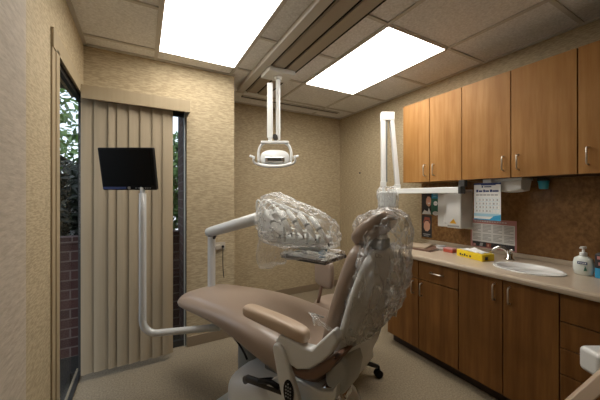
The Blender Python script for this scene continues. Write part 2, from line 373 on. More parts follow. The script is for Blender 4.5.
# ------------------------------------------------------------------ ceiling lights, rail, slot
def ceiling_light(label, x0, x1, y0, y1, strength):
    t = thing('ceiling_light', label, 'ceiling light', ((x0 + x1) / 2, (y0 + y1) / 2, H), 0, None)
    w, h = (x1 - x0) / 2, (y1 - y0) / 2
    f = MB(); e = 0.014
    f.box(-w - e, -w, -h - e, h + e, -0.005, 0.004); f.box(w, w + e, -h - e, h + e, -0.005, 0.004); f.box(-w, w, -h - e, -h, -0.005, 0.004); f.box(-w, w, h, h + e, -0.005, 0.004)
    f.build('frame', M['tbar'], t)
    m, nt, b = new_mat('diffuser_%d' % strength)
    b.inputs['Base Color'].default_value = (0.8, 0.78, 0.72, 1)
    tc = nt.nodes.new('ShaderNodeTexCoord'); mp = nt.nodes.new('ShaderNodeMapping'); mp.inputs['Scale'].default_value = (9, 1.0, 1)
    n = nt.nodes.new('ShaderNodeTexNoise'); n.inputs['Scale'].default_value = 1.0
    L(nt, tc.outputs['Object'], mp.inputs[0]); L(nt, mp.outputs[0], n.inputs[0])
    mr = nt.nodes.new('ShaderNodeMapRange'); mr.inputs[3].default_value = strength * 0.8; mr.inputs[4].default_value = strength * 1.2
    L(nt, n.outputs['Fac'], mr.inputs[0]); L(nt, mr.outputs[0], b.inputs['Emission Strength'])
    b.inputs['Emission Color'].default_value = (1.0, 0.955, 0.875, 1)
    MB().box(-w, w, -h, h, -0.002, 0.003).build('diffuser', m, t)
    return t
ceiling_light('lit fluorescent ceiling panel nearer the window, left of the rail', 0.115, 0.70, 1.36, 2.455, 7)
ceiling_light('lit fluorescent ceiling panel right of the rail, near the cabinets', 1.428, 2.03, 1.365, 2.458, 9)
rl = thing('ceiling_rail', 'brown grey twin channel ceiling rail carrying the dental light', 'rail', (1.03, 1.0, H))
MB().box(-0.165, -0.09, -2.4, 1.92, -0.030, 0.008).box(-0.165, -0.15, -2.4, 1.92, -0.036, -0.03).build('side_profile', M['railside'], rl, bevel=0.003)
MB().box(-0.066, 0.046, -2.4, 1.92, -0.018, -0.012).box(-0.058, -0.048, -2.4, 1.92, -0.024, -0.018).build('channel_panel', M['railpanel'], rl)
MB().box(0.066, 0.160, -2.4, 1.92, -0.022, -0.012).build('channel_panel', M['railpanel'], rl)
MB().box(-0.09, 0.186, -2.4, 1.92, -0.012, 0.006).build('rail_backing', M['black'], rl)
MB().box(-0.08, 0.18, 1.92, 1.97, -0.03, 0.006).build('end_cap', M['white'], rl, bevel=0.004)
sd = thing('air_slot', 'long dark air slot in the ceiling over the alcove', 'vent', (1.6, 3.12, H))
MB().box(-0.62, 0.72, -0.022, 0.022, -0.003, 0.006).build('slot_opening', M['dark'], sd)
MB().box(-0.62, 0.72, 0.022, 0.030, -0.008, 0.006).box(-0.62, 0.72, -0.030, -0.022, -0.008, 0.006).build('slot_edge', M['tbar'], sd)
MB().box(0.2, 0.68, 0.05, 0.10, -0.006, 0.006).build('slot_plate', M['white'], sd)

# ------------------------------------------------------------------ cabinets
def bar_handle(parent, x, y, z, length, vertical=True, nm='handle'):
    m = MB(); r = 0.0048; off = 0.026
    if vertical:
        a, b = (x, y, z - length / 2), (x, y, z + length / 2)
        m.tube([(x, y, a[2]), (x - off * 0.8, y, a[2] + 0.003), (x - off, y, a[2] + 0.014), (x - off, y, z), (x - off, y, b[2] - 0.014), (x - off * 0.8, y, b[2] - 0.003), (x, y, b[2])], r, 8)
    else:
        m.tube([(x, y - length / 2, z), (x - off * 0.8, y - length / 2 + 0.003, z), (x - off, y - length / 2 + 0.014, z), (x - off, y, z), (x - off, y + length / 2 - 0.014, z), (x - off * 0.8, y + length / 2 - 0.003, z), (x, y + length / 2, z)], r, 8)
    return m.build(nm, M['nickel'], parent, smooth=True)
def front(name, parent, X, y0, y1, z0, z1, gap=0.0028):
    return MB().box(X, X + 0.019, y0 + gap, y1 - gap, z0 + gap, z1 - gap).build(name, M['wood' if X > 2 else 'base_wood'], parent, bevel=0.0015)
UZ0, UZ1, UX = 1.440, 2.19, 2.24
def wall_cabinet(label, ys, hs, far_end=False):
    t = thing('wall_cabinet', label, 'cabinet', (0, 0, 0), 0, 'upper wood cabinets')
    MB().box(UX + 0.021, XR, ys[-1] + 0.001, ys[0] - 0.001, UZ0 + 0.004, UZ1 - 0.002).build('body', M['wood_gap'] if not far_end else M['wood'], t)
    for i in range(len(ys) - 1):
        d = front('door', t, UX, ys[i + 1], ys[i], UZ0, UZ1)
        y = ys[i + 1] + 0.045 if hs[i] == 'r' else ys[i] - 0.045
        bar_handle(d, UX, y, UZ0 + 0.105, 0.10)
    return t
wall_cabinet('upper wood cabinet farthest from the viewer, beside the x-ray arm', (1.952, 1.657, 1.364), 'rl', True)
wall_cabinet('middle upper wood cabinet with wide doors above the sink', (1.364, 1.017, 0.67), 'rl')
wall_cabinet('upper wood cabinet at the right edge, nearest the viewer', (0.67, 0.30, -0.07), 'lr')
# base cabinets
BX, BZ0, BZ1 = 1.93, 0.09, 0.806
def base_body(t, y0, y1):
    m = MB(); x0, x1, a, b = BX + 0.021, XR - 0.001, y0 + 0.001, y1 - 0.001
    m.box(x0, x1, a, a + 0.018, BZ0, BZ1).box(x0, x1, b - 0.018, b, BZ0, BZ1).box(x0, x1, a + 0.018, b - 0.018, BZ0, BZ0 + 0.018).box(x1 - 0.01, x1, a + 0.018, b - 0.018, BZ0 + 0.018, BZ1)
    m.build('body', M['wood_gap'], t)
    MB().box(BX + 0.075, XR - 0.02, y0 + 0.001, y1 - 0.001, 0, BZ0).build('toe_kick', M['toe'], t)
t = thing('base_cabinet', 'lower wood cabinet with two drawers over two doors, behind the chair', 'cabinet', (0, 0, 0))
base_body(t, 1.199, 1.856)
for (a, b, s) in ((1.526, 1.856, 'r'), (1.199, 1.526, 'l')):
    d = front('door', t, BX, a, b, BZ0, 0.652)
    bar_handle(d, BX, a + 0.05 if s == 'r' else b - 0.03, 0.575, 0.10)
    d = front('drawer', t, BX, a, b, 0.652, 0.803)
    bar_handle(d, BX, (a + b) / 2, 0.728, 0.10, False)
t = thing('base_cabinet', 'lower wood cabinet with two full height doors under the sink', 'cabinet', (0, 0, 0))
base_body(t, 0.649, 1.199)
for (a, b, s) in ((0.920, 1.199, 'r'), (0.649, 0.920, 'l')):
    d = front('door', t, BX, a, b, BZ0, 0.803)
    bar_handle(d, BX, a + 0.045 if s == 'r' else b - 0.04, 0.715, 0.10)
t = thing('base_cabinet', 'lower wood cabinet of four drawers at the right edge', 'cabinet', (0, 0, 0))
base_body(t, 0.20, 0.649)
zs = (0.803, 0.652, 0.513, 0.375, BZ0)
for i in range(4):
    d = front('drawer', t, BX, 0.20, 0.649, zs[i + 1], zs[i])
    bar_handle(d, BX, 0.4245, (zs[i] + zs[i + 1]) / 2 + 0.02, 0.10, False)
# far side panel foot
# countertop with sink hole
SX, SY, SA, SB = 2.165, 0.89, 0.150, 0.183
ct = thing('countertop', 'long beige laminate countertop with rounded front edge', 'countertop', (0, 0, 0))
def slab_with_hole():
    m = MB(); bm = m.bm; N = 48
    x0, x1, y0, y1 = 1.925, XR - 0.002, 0.0, 1.875
    inner = []; outer = []
    for k in range(N):
        a = 2 * PI * k / N; c, s_ = math.cos(a), math.sin(a)
        inner.append((SX + SA * c, SY + SB * s_))
        # ray to rect
        tx = ((x1 - SX) / c) if c > 1e-9 else ((x0 - SX) / c if c < -1e-9 else 1e9)
        ty = ((y1 - SY) / s_) if s_ > 1e-9 else ((y0 - SY) / s_ if s_ < -1e-9 else 1e9)
        tt = min(tx, ty); outer.append((SX + c * tt, SY + s_ * tt))
    def ring(P, z): return [bm.verts.new((p[0], p[1], z)) for p in P]
    it, ot, ib, ob = ring(inner, 0.843), ring(outer, 0.843), ring(inner, 0.807), ring(outer, 0.807)
    for A, B in ((it, ot), (ot, ob), (ob, ib), (ib, it)):
        for k in range(N): bm.faces.new((A[k], A[(k + 1) % N], B[(k + 1) % N], B[k]))
    # corners
    for (cx, cy) in ((x0, y0), (x0, y1), (x1, y0), (x1, y1)):
        for z, P in ((0.843, ot), (0.807, ob)):
            ks = [k for k in range(N) if (outer[k][0] - cx) * (outer[(k + 1) % N][0] - cx) == 0 or True]
            best = None
            for k in range(N):
                p, q = outer[k], outer[(k + 1) % N]
                onp = (abs(p[0] - cx) < 1e-6, abs(p[1] - cy) < 1e-6); onq = (abs(q[0] - cx) < 1e-6, abs(q[1] - cy) < 1e-6)
                if (onp[0] and onq[1] and not onq[0]) or (onp[1] and onq[0] and not onq[1]): best = k
            if best is not None:
                v = bm.verts.new((cx, cy, z)); bm.faces.new((P[best], P[(best + 1) % N], v))
    return m
slab_with_hole().build('worktop', M['counter'], ct)
prof = [(1.927, 0.843), (1.912, 0.8425), (1.903, 0.838), (1.899, 0.829), (1.899, 0.815), (1.903, 0.806), (1.927, 0.806)]
MB().prism(prof, 'y', 0.0, 1.875).build('front_edge', M['counter'], ct, smooth=False)
MB().box(XR - 0.022, XR - 0.002, 0.0, 1.875, 0.843, 0.873).build('back_lip', M['counter'], ct, bevel=0.004)
sk = thing('sink', 'white oval ceramic sink set into the countertop', 'sink', (SX, SY, 0.843))
prof = [(1.05, 0.001), (1.045, 0.005), (1.02, 0.007), (0.97, 0.008), (0.93, -0.005), (0.85, -0.06), (0.6, -0.12), (0.25, -0.14), (0.06, -0.142)]
m = MB(); m.loft([[(SA * r * math.cos(2 * PI * k / 40), SB * r * math.sin(2 * PI * k / 40), z) for k in range(40)] for r, z in prof])
m.build('basin', M['ceramic'], sk, smooth=True)
MB().lathe([(0.02, -0.141), (0.02, -0.137), (0.012, -0.137)], 16).build('drain', M['chrome'], sk, smooth=True)
fc = thing('faucet', 'small dark chrome faucet behind the oval sink', 'faucet', (2.345, 1.075, 0.8435), -0.9)
MB().lathe([(0.032, 0), (0.032, 0.012), (0.022, 0.02), (0.02, 0.05), (0.016, 0.055)], 20).build('base', M['chrome'], fc, smooth=True)
MB().tube(bez((0, 0, 0.03), (-0.01, 0.005, 0.10), (-0.08, 0.02, 0.11), (-0.11, 0.025, 0.04), 12), [0.013] * 8 + [0.011] * 5, 12).build('spout', M['chrome'], fc, smooth=True)
MB().tube([(0, -0.012, 0.05), (0, -0.03, 0.075), (0.005, -0.06, 0.085)], [0.012, 0.01, 0.006], 10).build('lever', M['chrome'], fc, smooth=True)
# wood backsplash
bs = MB().box(2.528, XR - 0.0005, -0.07, 1.964, 0.874, 1.4395).build('trim_3', M['panel_wood'])
struct(bs, 'dark mottled wood backsplash panel between counter and upper cabinets', 'panel')

# ------------------------------------------------------------------ posters on the backsplash (face -X)
PX = 2.527
def sheet(name, label, cat, y0, y1, z0, z1, mat, skew=0.0, off=0.0):
    """paper lying against the panel; local coords u (0 left..1 right), v (0 bottom..1 top)"""
    t = thing(name, label, cat, (PX - off, (y0 + y1) / 2, z0))
    W, Hh = abs(y1 - y0), z1 - z0
    def P(u, v, d=0.0): return (-d, W / 2 - u * W, v * Hh)
    def quads(nm, mt, rects, d):
        m = MB()
        for (u0, v0, u1, v1) in rects:
            a, b = P(u0, v0, d), P(u1, v1, d)
            m.box(a[0] - 0.0004, a[0], b[1], a[1], a[2], b[2])
        return m.build(nm, mt, t)
    def disc(nm, mt, u, v, ru, rv, d, n=18):
        m = MB(); c = P(u, v, d)
        m.loft([[(c[0] - e, c[1] + ru * W * math.cos(2 * PI * k / n), c[2] + rv * Hh * math.sin(2 * PI * k / n)) for k in range(n)] for e in (0, 0.0004)])
        return m.build(nm, mt, t)
    def poly(nm, mt, pts, d):
        m = MB(); m.loft([[(P(u, v, d)[0] - e, P(u, v, d)[1], P(u, v, d)[2]) for (u, v) in pts] for e in (0, 0.0004)]); return m.build(nm, mt, t)
    quads('sheet', mat, [(0, 0, 1, 1)], 0.0)
    return t, quads, disc, poly
t, Q, D, PL = sheet('poster', 'upper small poster with a smiling dark haired woman and blue corner', 'poster', 1.959, 1.761, 1.128, 1.352, M['darkprint'])
Q('blue_corner', M['skyblue'], [(0.58, 0.72, 1, 1)], 0.0006)
Q('lettering', M['paleblue'], [(0.66, 0.86, 0.92, 0.90)], 0.0012); Q('lettering', M['paleblue'], [(0.66, 0.79, 0.86, 0.82)], 0.0012)
Q('green_field', M['green'], [(0.55, 0.0, 1, 0.72)], 0.0006)
PL('portrait', M['skin'], [(0.26, 0.50), (0.32, 0.40), (0.42, 0.34), (0.52, 0.42), (0.55, 0.58), (0.54, 0.72), (0.46, 0.80), (0.34, 0.80), (0.27, 0.68)], 0.0012)
PL('shoulders', M['paper'], [(0.02, 0.0), (0.55, 0.0), (0.5, 0.14), (0.42, 0.3), (0.36, 0.12), (0.16, 0.20)], 0.0012)
PL('smile', M['paper'], [(0.35, 0.52), (0.40, 0.47), (0.47, 0.48), (0.49, 0.53), (0.42, 0.51)], 0.0018)
D('badge', M['paper'], 0.80, 0.50, 0.11, 0.10, 0.0012)
D('badge', M['paper'], 0.80, 0.06, 0.17, 0.09, 0.0012)
Q('lettering', M['inkgray'], [(0.74, 0.49, 0.86, 0.51)], 0.0018); Q('lettering', M['inkgray'], [(0.70, 0.07, 0.9, 0.09)], 0.0018)
t, Q, D, PL = sheet('poster', 'lower small dark poster with a face, under the smiling woman', 'poster', 1.959, 1.843, 0.893, 1.118, M['darkprint'])
PL('portrait', M['skin'], [(0.2, 0.42), (0.38, 0.28), (0.62, 0.28), (0.82, 0.4), (0.84, 0.6), (0.65, 0.74), (0.4, 0.74), (0.22, 0.62)], 0.0006)
PL('hair', M['redprint'], [(0.12, 0.6), (0.4, 0.78), (0.7, 0.78), (0.9, 0.6), (0.8, 0.9), (0.3, 0.92)], 0.0012)
Q('lettering', M['inkgray'], [(0.15, 0.12, 0.85, 0.16)], 0.0006); Q('lettering', M['inkgray'], [(0.2, 0.05, 0.7, 0.08)], 0.0006)
# calendar
t, Q, D, PL = sheet('wall_calendar', 'white and blue calendar sheet beside the paper dispenser', 'calendar', 1.301, 1.108, 1.128, 1.410, M['paper'], off=0.227)
Q('headline', M['navy'], [(0.28, 0.945, 0.82, 0.965), (0.30, 0.885, 0.36, 0.93), (0.40, 0.892, 0.66, 0.92)], 0.0006)
rects = []
for (u0, u1, v, h) in ((0.09, 0.17, 0.76, 0.07), (0.19, 0.33, 0.765, 0.045), (0.36, 0.43, 0.76, 0.07), (0.44, 0.58, 0.765, 0.045), (0.61, 0.69, 0.76, 0.07), (0.70, 0.92, 0.765, 0.045)):
    rects.append((u0, v, u1, v + h))
Q('headline', M['navy'], rects, 0.0006)
Q('subheading', M['inkgray'], [(0.08 + 0.14 * i, 0.665, 0.08 + 0.14 * i + 0.115, 0.705) for i in range(6)], 0.0006)
gr = [(0.06, v, 0.95, v + 0.006) for v in (0.60, 0.50, 0.40, 0.30, 0.20)] + [(0.06 + 0.127 * i, 0.20, 0.066 + 0.127 * i, 0.60) for i in range(8)]
Q('date_grid', M['paleblue'], gr, 0.0006)
dn = []
for r in range(4):
    for c in range(7):
        if (r, c) in ((0, 0), (3, 6), (3, 5)): continue
        s_ = 0.055 if (r + c) % 3 == 0 else 0.035
        dn.append((0.09 + 0.127 * c, 0.225 + 0.1 * (3 - r), 0.09 + 0.127 * c + s_, 0.225 + 0.1 * (3 - r) + 0.05))
Q('dates', M['inkgray'], dn, 0.0012)
Q('blue_band', M['paleblue'], [(0.0, 0.10, 1, 0.18)], 0.0006)
PL('blue_footer', M['skyblue'], [(0.0, 0.0), (1.0, 0.0), (1.0, 0.16), (0.75, 0.12), (0.6, 0.03), (0.0, 0.03)], 0.0012)
MB().box(-0.004, 0.003, -0.097, 0.097, 0.272, 0.284).build('binding_strip', M['navy'], t)
MB().box(0.0005, 0.002, -0.03, 0.03, 0.284, 0.3115).build('hanger', M['white'], t)
# certificate
t, Q, D, PL = sheet('certificate_notice', 'white notice with pink header and four text columns above the faucet', 'notice', 1.458, 1.106, 0.876, 1.118, M['pink'])
Q('paper_field', M['paper'], [(0.035, 0.20, 0.965, 0.84)], 0.0006)
Q('header_lettering', M['darkprint'], [(0.0, 0.89, 0.05, 0.95)], 0.0006)
Q('header_lettering', M['paper'], [(0.10 + 0.055 * i, 0.90, 0.10 + 0.055 * i + 0.04, 0.93) for i in range(13)], 0.0006)
tx = []
for c in range(4):
    for r in range(12):
        if r in (6,): continue
        u = 0.055 + c * 0.232; tx.append((u, 0.785 - r * 0.047, u + (0.19 if r % 5 != 4 else 0.12), 0.785 - r * 0.047 + 0.022))
Q('text_columns', M['inkgray'], tx, 0.0012)
Q('photo_strip', M['darkprint'], [(0.05, 0.03, 0.96, 0.20)], 0.0012)
PL('photo_patch', M['redprint'], [(0.36, 0.04), (0.47, 0.04), (0.48, 0.17), (0.37, 0.19)], 0.0018)
PL('photo_patch', M['skin'], [(0.39, 0.06), (0.43, 0.06), (0.43, 0.14), (0.40, 0.14)], 0.0024)
PL('photo_patch', M['pink'], [(0.06, 0.04), (0.12, 0.04), (0.13, 0.11), (0.07, 0.12)], 0.0018)
PL('photo_patch', M['inkgray'], [(0.21, 0.05), (0.28, 0.05), (0.30, 0.17), (0.23, 0.16)], 0.0018)
PL('photo_patch', M['redprint'], [(0.62, 0.05), (0.70, 0.05), (0.69, 0.12), (0.63, 0.13)], 0.0018)

# glove / towel dispenser
dp = thing('paper_dispenser', 'white wall box dispenser with a small yellow sticker, left of the calendar', 'dispenser', (PX, 1.605, 1.02))
MB().box(-0.012, 0, -0.165, 0.165, 0.0, 0.35).build('back_plate', M['white'], dp, bevel=0.005)
MB().box(-0.173, -0.012, -0.165, -0.029, 0.014, 0.335).build('housing', M['white'], dp, bevel=0.012, seg=4)
MB().box(-0.05, -0.012, -0.029, 0.085, 0.03, 0.335).build('side_housing', M['white'], dp, bevel=0.02, seg=4)
MB().box(-0.1745, -0.172, -0.150, -0.045, 0.026, 0.040).build('slot', M['inkgray'], dp, bevel=0.001)
MB().prism([(-0.065, 0.055), (-0.125, 0.055), (-0.115, 0.07), (-0.10, 0.095), (-0.085, 0.08), (-0.075, 0.07)], 'x', -0.1755, -0.1730).build('sticker', M['amber'], dp)
# under cabinet towel tray
up = thing('towel_tray', 'white paper towels sagging from a thin tray under the upper cabinet', 'towel tray', (2.40, 1.10, 1.4043))
MB().box(-0.07, 0.10, -0.11, 0.11, 0.020, 0.0395).build('tray', M['white'], up, bevel=0.003)
rg = []
for k in range(9):
    y = -0.105 + 0.2 * k / 8; sag = -0.052 - 0.018 * math.sin(PI * k / 8) + 0.01 * (k / 8)
    rg.append([(-0.065, y, 0.019), (-0.065, y, sag * 0.9 + 0.004), (-0.02, y, sag), (0.06, y, sag), (0.09, y, 0.019)])
MB().loft(rg).build('paper_stack', M['paper'], up, smooth=False, bevel=0.003)
cupb = thing('hanging_cup', 'small teal plastic cup under the upper cabinet', 'cup', (2.49, 0.925, 1.362))
MB().lathe([(0.022, 0), (0.026, 0.002), (0.032, 0.05), (0.034, 0.055), (0.034, 0.0585), (0.028, 0.0585), (0.024, 0.004), (0.004, 0.003)], 24).build('cup_body', M['teal'], cupb, smooth=True)
MB().lathe([(0.034, 0.0586), (0.036, 0.0586), (0.036, 0.078), (0.01, 0.078)], 24).build('cup_holder', M['dark'], cupb, smooth=False)

# ------------------------------------------------------------------ counter items
CZ = 0.8432
def cbook(label, x, y, z, w, d, h, rz, mat):
    t = thing('book', label, 'book', (x, y, z), rz)
    MB().box(-w / 2, w / 2, -d / 2, d / 2, 0, 0.003).box(-w / 2, w / 2, -d / 2, d / 2, h - 0.003, h).box(-w / 2, -w / 2 + 0.003, -d / 2, d / 2, 0.003, h - 0.003).build('cover', mat, t)
    MB().box(-w / 2 + 0.004, w / 2 - 0.006, -d / 2 + 0.006, d / 2 - 0.006, 0.003, h - 0.003).build('pages', M['paper'], t)
    return t
cbook('larger dark binder lying flat, bottom of the stack on the counter end', 2.20, 1.71, CZ, 0.24, 0.30, 0.016, 0.12, M['brownpl'])
b2 = cbook('grey beige booklet on top of the dark binder', 2.19, 1.725, CZ + 0.0165, 0.21, 0.17, 0.010, 0.35, M['book'])
cbook('open pale leaflet beside the dark binder near the counter edge', 2.03, 1.80, CZ, 0.15, 0.12, 0.012, 0.05, M['inkgray'])
cl = thing('small_container', 'small clear plastic tub beside the red tub', 'container', (2.27, 1.565, CZ))
MB().lathe([(0.03, 0), (0.034, 0.002), (0.04, 0.034), (0.037, 0.034), (0.031, 0.005), (0.004, 0.005)], 24).build('tub', M['paper'], cl, smooth=True)
MB().lathe([(0.042, 0.034), (0.042, 0.038), (0.02, 0.04), (0.004, 0.04)], 24).build('lid', M['inkgray'], cl, smooth=True)
cl = thing('small_container', 'small red plastic tub between the clear tub and tissue box', 'container', (2.25, 1.47, CZ))
MB().box(-0.032, 0.032, -0.042, 0.042, 0, 0.026).build('tub', M['red'], cl, bevel=0.006, seg=3)
MB().box(-0.034, 0.034, -0.044, 0.044, 0.026, 0.034).build('lid', M['pink'], cl, bevel=0.003)
tb = thing('tissue_box', 'yellow tissue box with white tissues pulled out', 'tissue box', (2.20, 1.24, CZ), math.radians(-14))
MB().box(-0.055, 0.055, -0.115, 0.115, 0, 0.05).build('carton', M['yellow'], tb, bevel=0.002)
MB().box(-0.0562, -0.0548, 0.01, 0.022, 0.012, 0.022).box(-0.0562, -0.0548, 0.03, 0.045, 0.012, 0.03).box(-0.0562, -0.0548, 0.052, 0.064, 0.012, 0.024).box(-0.0562, -0.0548, 0.07, 0.085, 0.012, 0.028).box(-0.0562, -0.0548, -0.02, -0.005, 0.012, 0.026).build('lettering', M['dark'], tb)
MB().box(-0.03, -0.005, -0.1162, -0.1148, 0.01, 0.032).build('end_mark', M['dark'], tb)
ts = MB(); n = 9
grid = [[None] * n for _ in range(n)]
for i in range(n):
    for j in range(n):
        u, v = i / (n - 1) - 0.5, j / (n - 1) - 0.5
        z = 0.052 + 0.028 * (1 - 2.0 * abs(u)) * (0.6 + 0.4 * math.cos(v * 9)) * max(0, 1 - 1.6 * abs(v)) + random.uniform(0, 0.006)
        grid[i][j] = ts.bm.verts.new((u * 0.085 + random.uniform(-.003, .003), v * 0.19, z))
for i in range(n - 1):
    for j in range(n - 1): ts.bm.faces.new((grid[i][j], grid[i + 1][j], grid[i + 1][j + 1], grid[i][j + 1]))
o = ts.build('tissues', M['paper'], tb); sm = o.modifiers.new('s', 'SOLIDIFY'); sm.thickness = 0.0015
sp = thing('soap_bottle', 'clear soap pump bottle with navy label beside the sink', 'bottle', (2.30, 0.662, CZ))
sp.scale = (1.15, 1.15, 1.15)
m = MB(); m.loft([[(a * sx * 0.6, b * sx, z) for a, b in [(math.cos(2 * PI * k / 24), math.sin(2 * PI * k / 24)) for k in range(24)]] for sx, z in ((0.030, 0), (0.036, 0.004), (0.041, 0.03), (0.042, 0.06), (0.036, 0.085), (0.018, 0.097), (0.013, 0.10))])
m.build('bottle', M['soap'], sp, smooth=True)
MB().lathe([(0.013, 0.10), (0.015, 0.101), (0.015, 0.115), (0.006, 0.118), (0.005, 0.135), (0.012, 0.136), (0.012, 0.146), (0.003, 0.147)], 16).box(-0.035, 0.0, -0.006, 0.006, 0.138, 0.146).build('pump', M['paper'], sp, smooth=False, bevel=0.001)
rot = Matrix.Rotation(math.radians(28), 4, 'Z')
MB().box(-0.0275, -0.0255, -0.022, 0.016, 0.058, 0.071).build('label_band', M['navy'], sp)
MB().box(-0.0282, -0.0274, -0.018, -0.012, 0.062, 0.067).box(-0.0282, -0.0274, -0.009, -0.004, 0.062, 0.067).box(-0.0282, -0.0274, -0.001, 0.004, 0.062, 0.067).box(-0.0282, -0.0274, 0.007, 0.012, 0.062, 0.067).build('lettering', M['paper'], sp)
MB().prism([(-0.022, 0.028), (-0.008, 0.024), (-0.014, 0.05)], 'x', -0.0278, -0.0262).build('leaf_mark', M['green'], sp)
pk = thing('wipes_pack', 'red and blue printed pack at the right edge of the counter', 'pack', (2.30, 0.56, CZ))
pk.scale = (1, 1, 1.15)
m = MB(); m.loft([[(a * 0.032, b * 0.05, z) for a, b in [(math.copysign(abs(math.cos(t)) ** 0.5, math.cos(t)), math.copysign(abs(math.sin(t)) ** 0.5, math.sin(t))) for t in [2 * PI * k / 24 for k in range(24)]]] for z in (0, 0.05)])
m.build('lower_wrap', M['skyblue'], pk, smooth=False, bevel=0.003)
m = MB(); m.loft([[(a * 0.032 * s_, b * 0.05 * s_, z) for a, b in [(math.copysign(abs(math.cos(t)) ** 0.5, math.cos(t)), math.copysign(abs(math.sin(t)) ** 0.5, math.sin(t))) for t in [2 * PI * k / 24 for k in range(24)]]] for z, s_ in ((0.0502, 1), (0.115, 1), (0.125, 0.8))])
m.build('upper_wrap', M['darkprint'], pk, smooth=False, bevel=0.003)
MB().box(-0.0345, -0.0322, -0.03, 0.03, 0.065, 0.08).build('printed_patch', M['pink'], pk)
MB().box(-0.0345, -0.0322, -0.02, 0.035, 0.095, 0.11).build('printed_patch', M['pink'], pk)
MB().box(-0.0345, -0.0322, -0.03, 0.02, 0.015, 0.028).build('lettering', M['paper'], pk)

# wall outlet with cord
ol = thing('wall_outlet', 'beige outlet plate with adapter on the wall beside the window', 'outlet', (0.60, YW, 0.82))
MB().box(-0.035, 0.07, -0.006, 0, 0.0, 0.07).build('plate', M['outlet'], ol, bevel=0.002)
MB().box(-0.025, 0.02, -0.03, -0.006, 0.01, 0.05).build('adapter', M['outlet'], ol, bevel=0.004)
MB().tube(bez((0.045, -0.006, 0.03), (0.045, -0.03, 0.02), (0.035, -0.015, -0.12), (0.055, -0.012, -0.26), 12), 0.0035, 8).tube([(0.045, -0.006, 0.03), (0.045, -0.022, 0.028)], 0.011, 8).build('cord', M['black'], ol, smooth=True)
MB().tube([(0, 0, 0), (-0.0, -0.006, 0)], 0.012, 10).build('plug_mark', M['dark'], None)
hk = bpy.data.objects['plug_mark']; hk.name = 'wall_hook'; hk.location = (XR, 2.93, 1.62); hk.rotation_euler = (0, 0, -PI / 2)
tag(hk, 'tiny dark hook on the bare wall left of the x-ray arm', 'hook')

# ------------------------------------------------------------------ dental light on the rail
dl = thing('dental_light', 'white overhead dental lamp hanging from the ceiling rail', 'dental light', (1.06, 2.317, 2.412), math.radians(-29))
MB().box(-0.125, 0.125, -0.10, 0.10, -0.035, 0.006).build('mount_plate', M['white'], dl, bevel=0.006, xf=Matrix.Rotation(math.radians(29), 4, 'Z'))
MB().tube([(0, 0, -0.03), (0, 0, -0.06)], [0.038, 0.03], 20).tube([(0, 0, -0.06), (0, 0, -0.60)], 0.020, 16).build('drop_tube', M['white'], dl, smooth=False, bevel=0.002)
MB().box(-0.085, -0.038, -0.12, -0.085, -0.60, -0.13).build('spring_arm', M['white'], dl, bevel=0.006)
MB().tube([(-0.02, -0.09, -0.585), (-0.02, 0.0, -0.585)], 0.022, 14).build('arm_joint', M['dark'], dl, smooth=False, bevel=0.002)
MB().tube([(-0.06, -0.10, -0.585), (-0.06, -0.10, -0.64)], 0.018, 12).box(-0.14, 0.10, -0.125, -0.08, -0.650, -0.628).build('crossbar', M['white'], dl, bevel=0.006)
for s in (-1, 1):
    cx = -0.02
    MB().tube(bez((cx + s * 0.09, -0.10, -0.645), (cx + s * 0.14, -0.10, -0.66), (cx + s * 0.15, -0.10, -0.74), (cx + s * 0.135, -0.10, -0.81), 10), 0.012, 10).build('yoke', M['white'], dl, smooth=True)
    MB().tube(bez((cx + s * 0.12, -0.12, -0.83), (cx + s * 0.17, -0.14, -0.835), (cx + s * 0.19, -0.15, -0.80), (cx + s * 0.165, -0.16, -0.775), 10) + [(cx + s * 0.205, -0.16, -0.762)], 0.010, 10).build('handle', M['white'], dl, smooth=True)
# head: shallow shell
rg = []
for (y, sx, sz) in ((0.02, 0.05, 0.03), (0.0, 0.09, 0.05), (-0.05, 0.115, 0.065), (-0.10, 0.125, 0.072), (-0.115, 0.118, 0.066)):
    rg.append([(-0.02 + sx * math.copysign(abs(math.cos(t)) ** 0.7, math.cos(t)), y, -0.775 + sz * math.copysign(abs(math.sin(t)) ** 0.8, math.sin(t))) for t in [2 * PI * k / 32 for k in range(32)]])
MB().loft(rg).build('lamp_head', M['white'], dl, smooth=True)
MB().box(-0.105, 0.065, -0.135, -0.10, -0.815, -0.765).build('reflector', M['chrome'], dl, bevel=0.01, seg=3)
MB().box(-0.08, 0.04, -0.140, -0.134, -0.800, -0.778).build('lamp_slot', M['dark'], dl, bevel=0.003)
MB().tube(bez((-0.16, -0.13, -0.825), (-0.1, -0.17, -0.86), (0.06, -0.17, -0.86), (0.12, -0.13, -0.825), 12), [0.014] * 13, 10).build('front_rail', M['white'], dl, smooth=True)

# ------------------------------------------------------------------ x-ray arm
xr = thing('dental_xray', 'white folded scissor x-ray arm beside the far upper cabinet', 'x-ray arm', (2.13, 2.05, 1.36), math.radians(-29))
MB().box(-0.065, 0.065, -0.03, 0.03, 0.70, 0.785).build('top_joint', M['white'], xr, bevel=0.008)
def slant(m, x0, x1, z0, z1, hw, hy, y=0):
    m.loft([[(x0 - hw, y - hy, z0), (x0 + hw, y - hy, z0), (x0 + hw, y + hy, z0), (x0 - hw, y + hy, z0)], [(x1 - hw, y - hy, z1), (x1 + hw, y - hy, z1), (x1 + hw, y + hy, z1), (x1 - hw, y + hy, z1)]]); return m
slant(MB(), -0.040, -0.043, 0.09, 0.71, 0.020, 0.025).build('folding_arm', M['white'], xr, bevel=0.005)
slant(MB(), -0.012, -0.012, 0.09, 0.70, 0.010, 0.015, 0.005).build('arm_channel', M['midgray'], xr)
slant(MB(), 0.100, 0.042, 0.06, 0.71, 0.020, 0.025, -0.0).build('folding_arm', M['white'], xr, bevel=0.005)
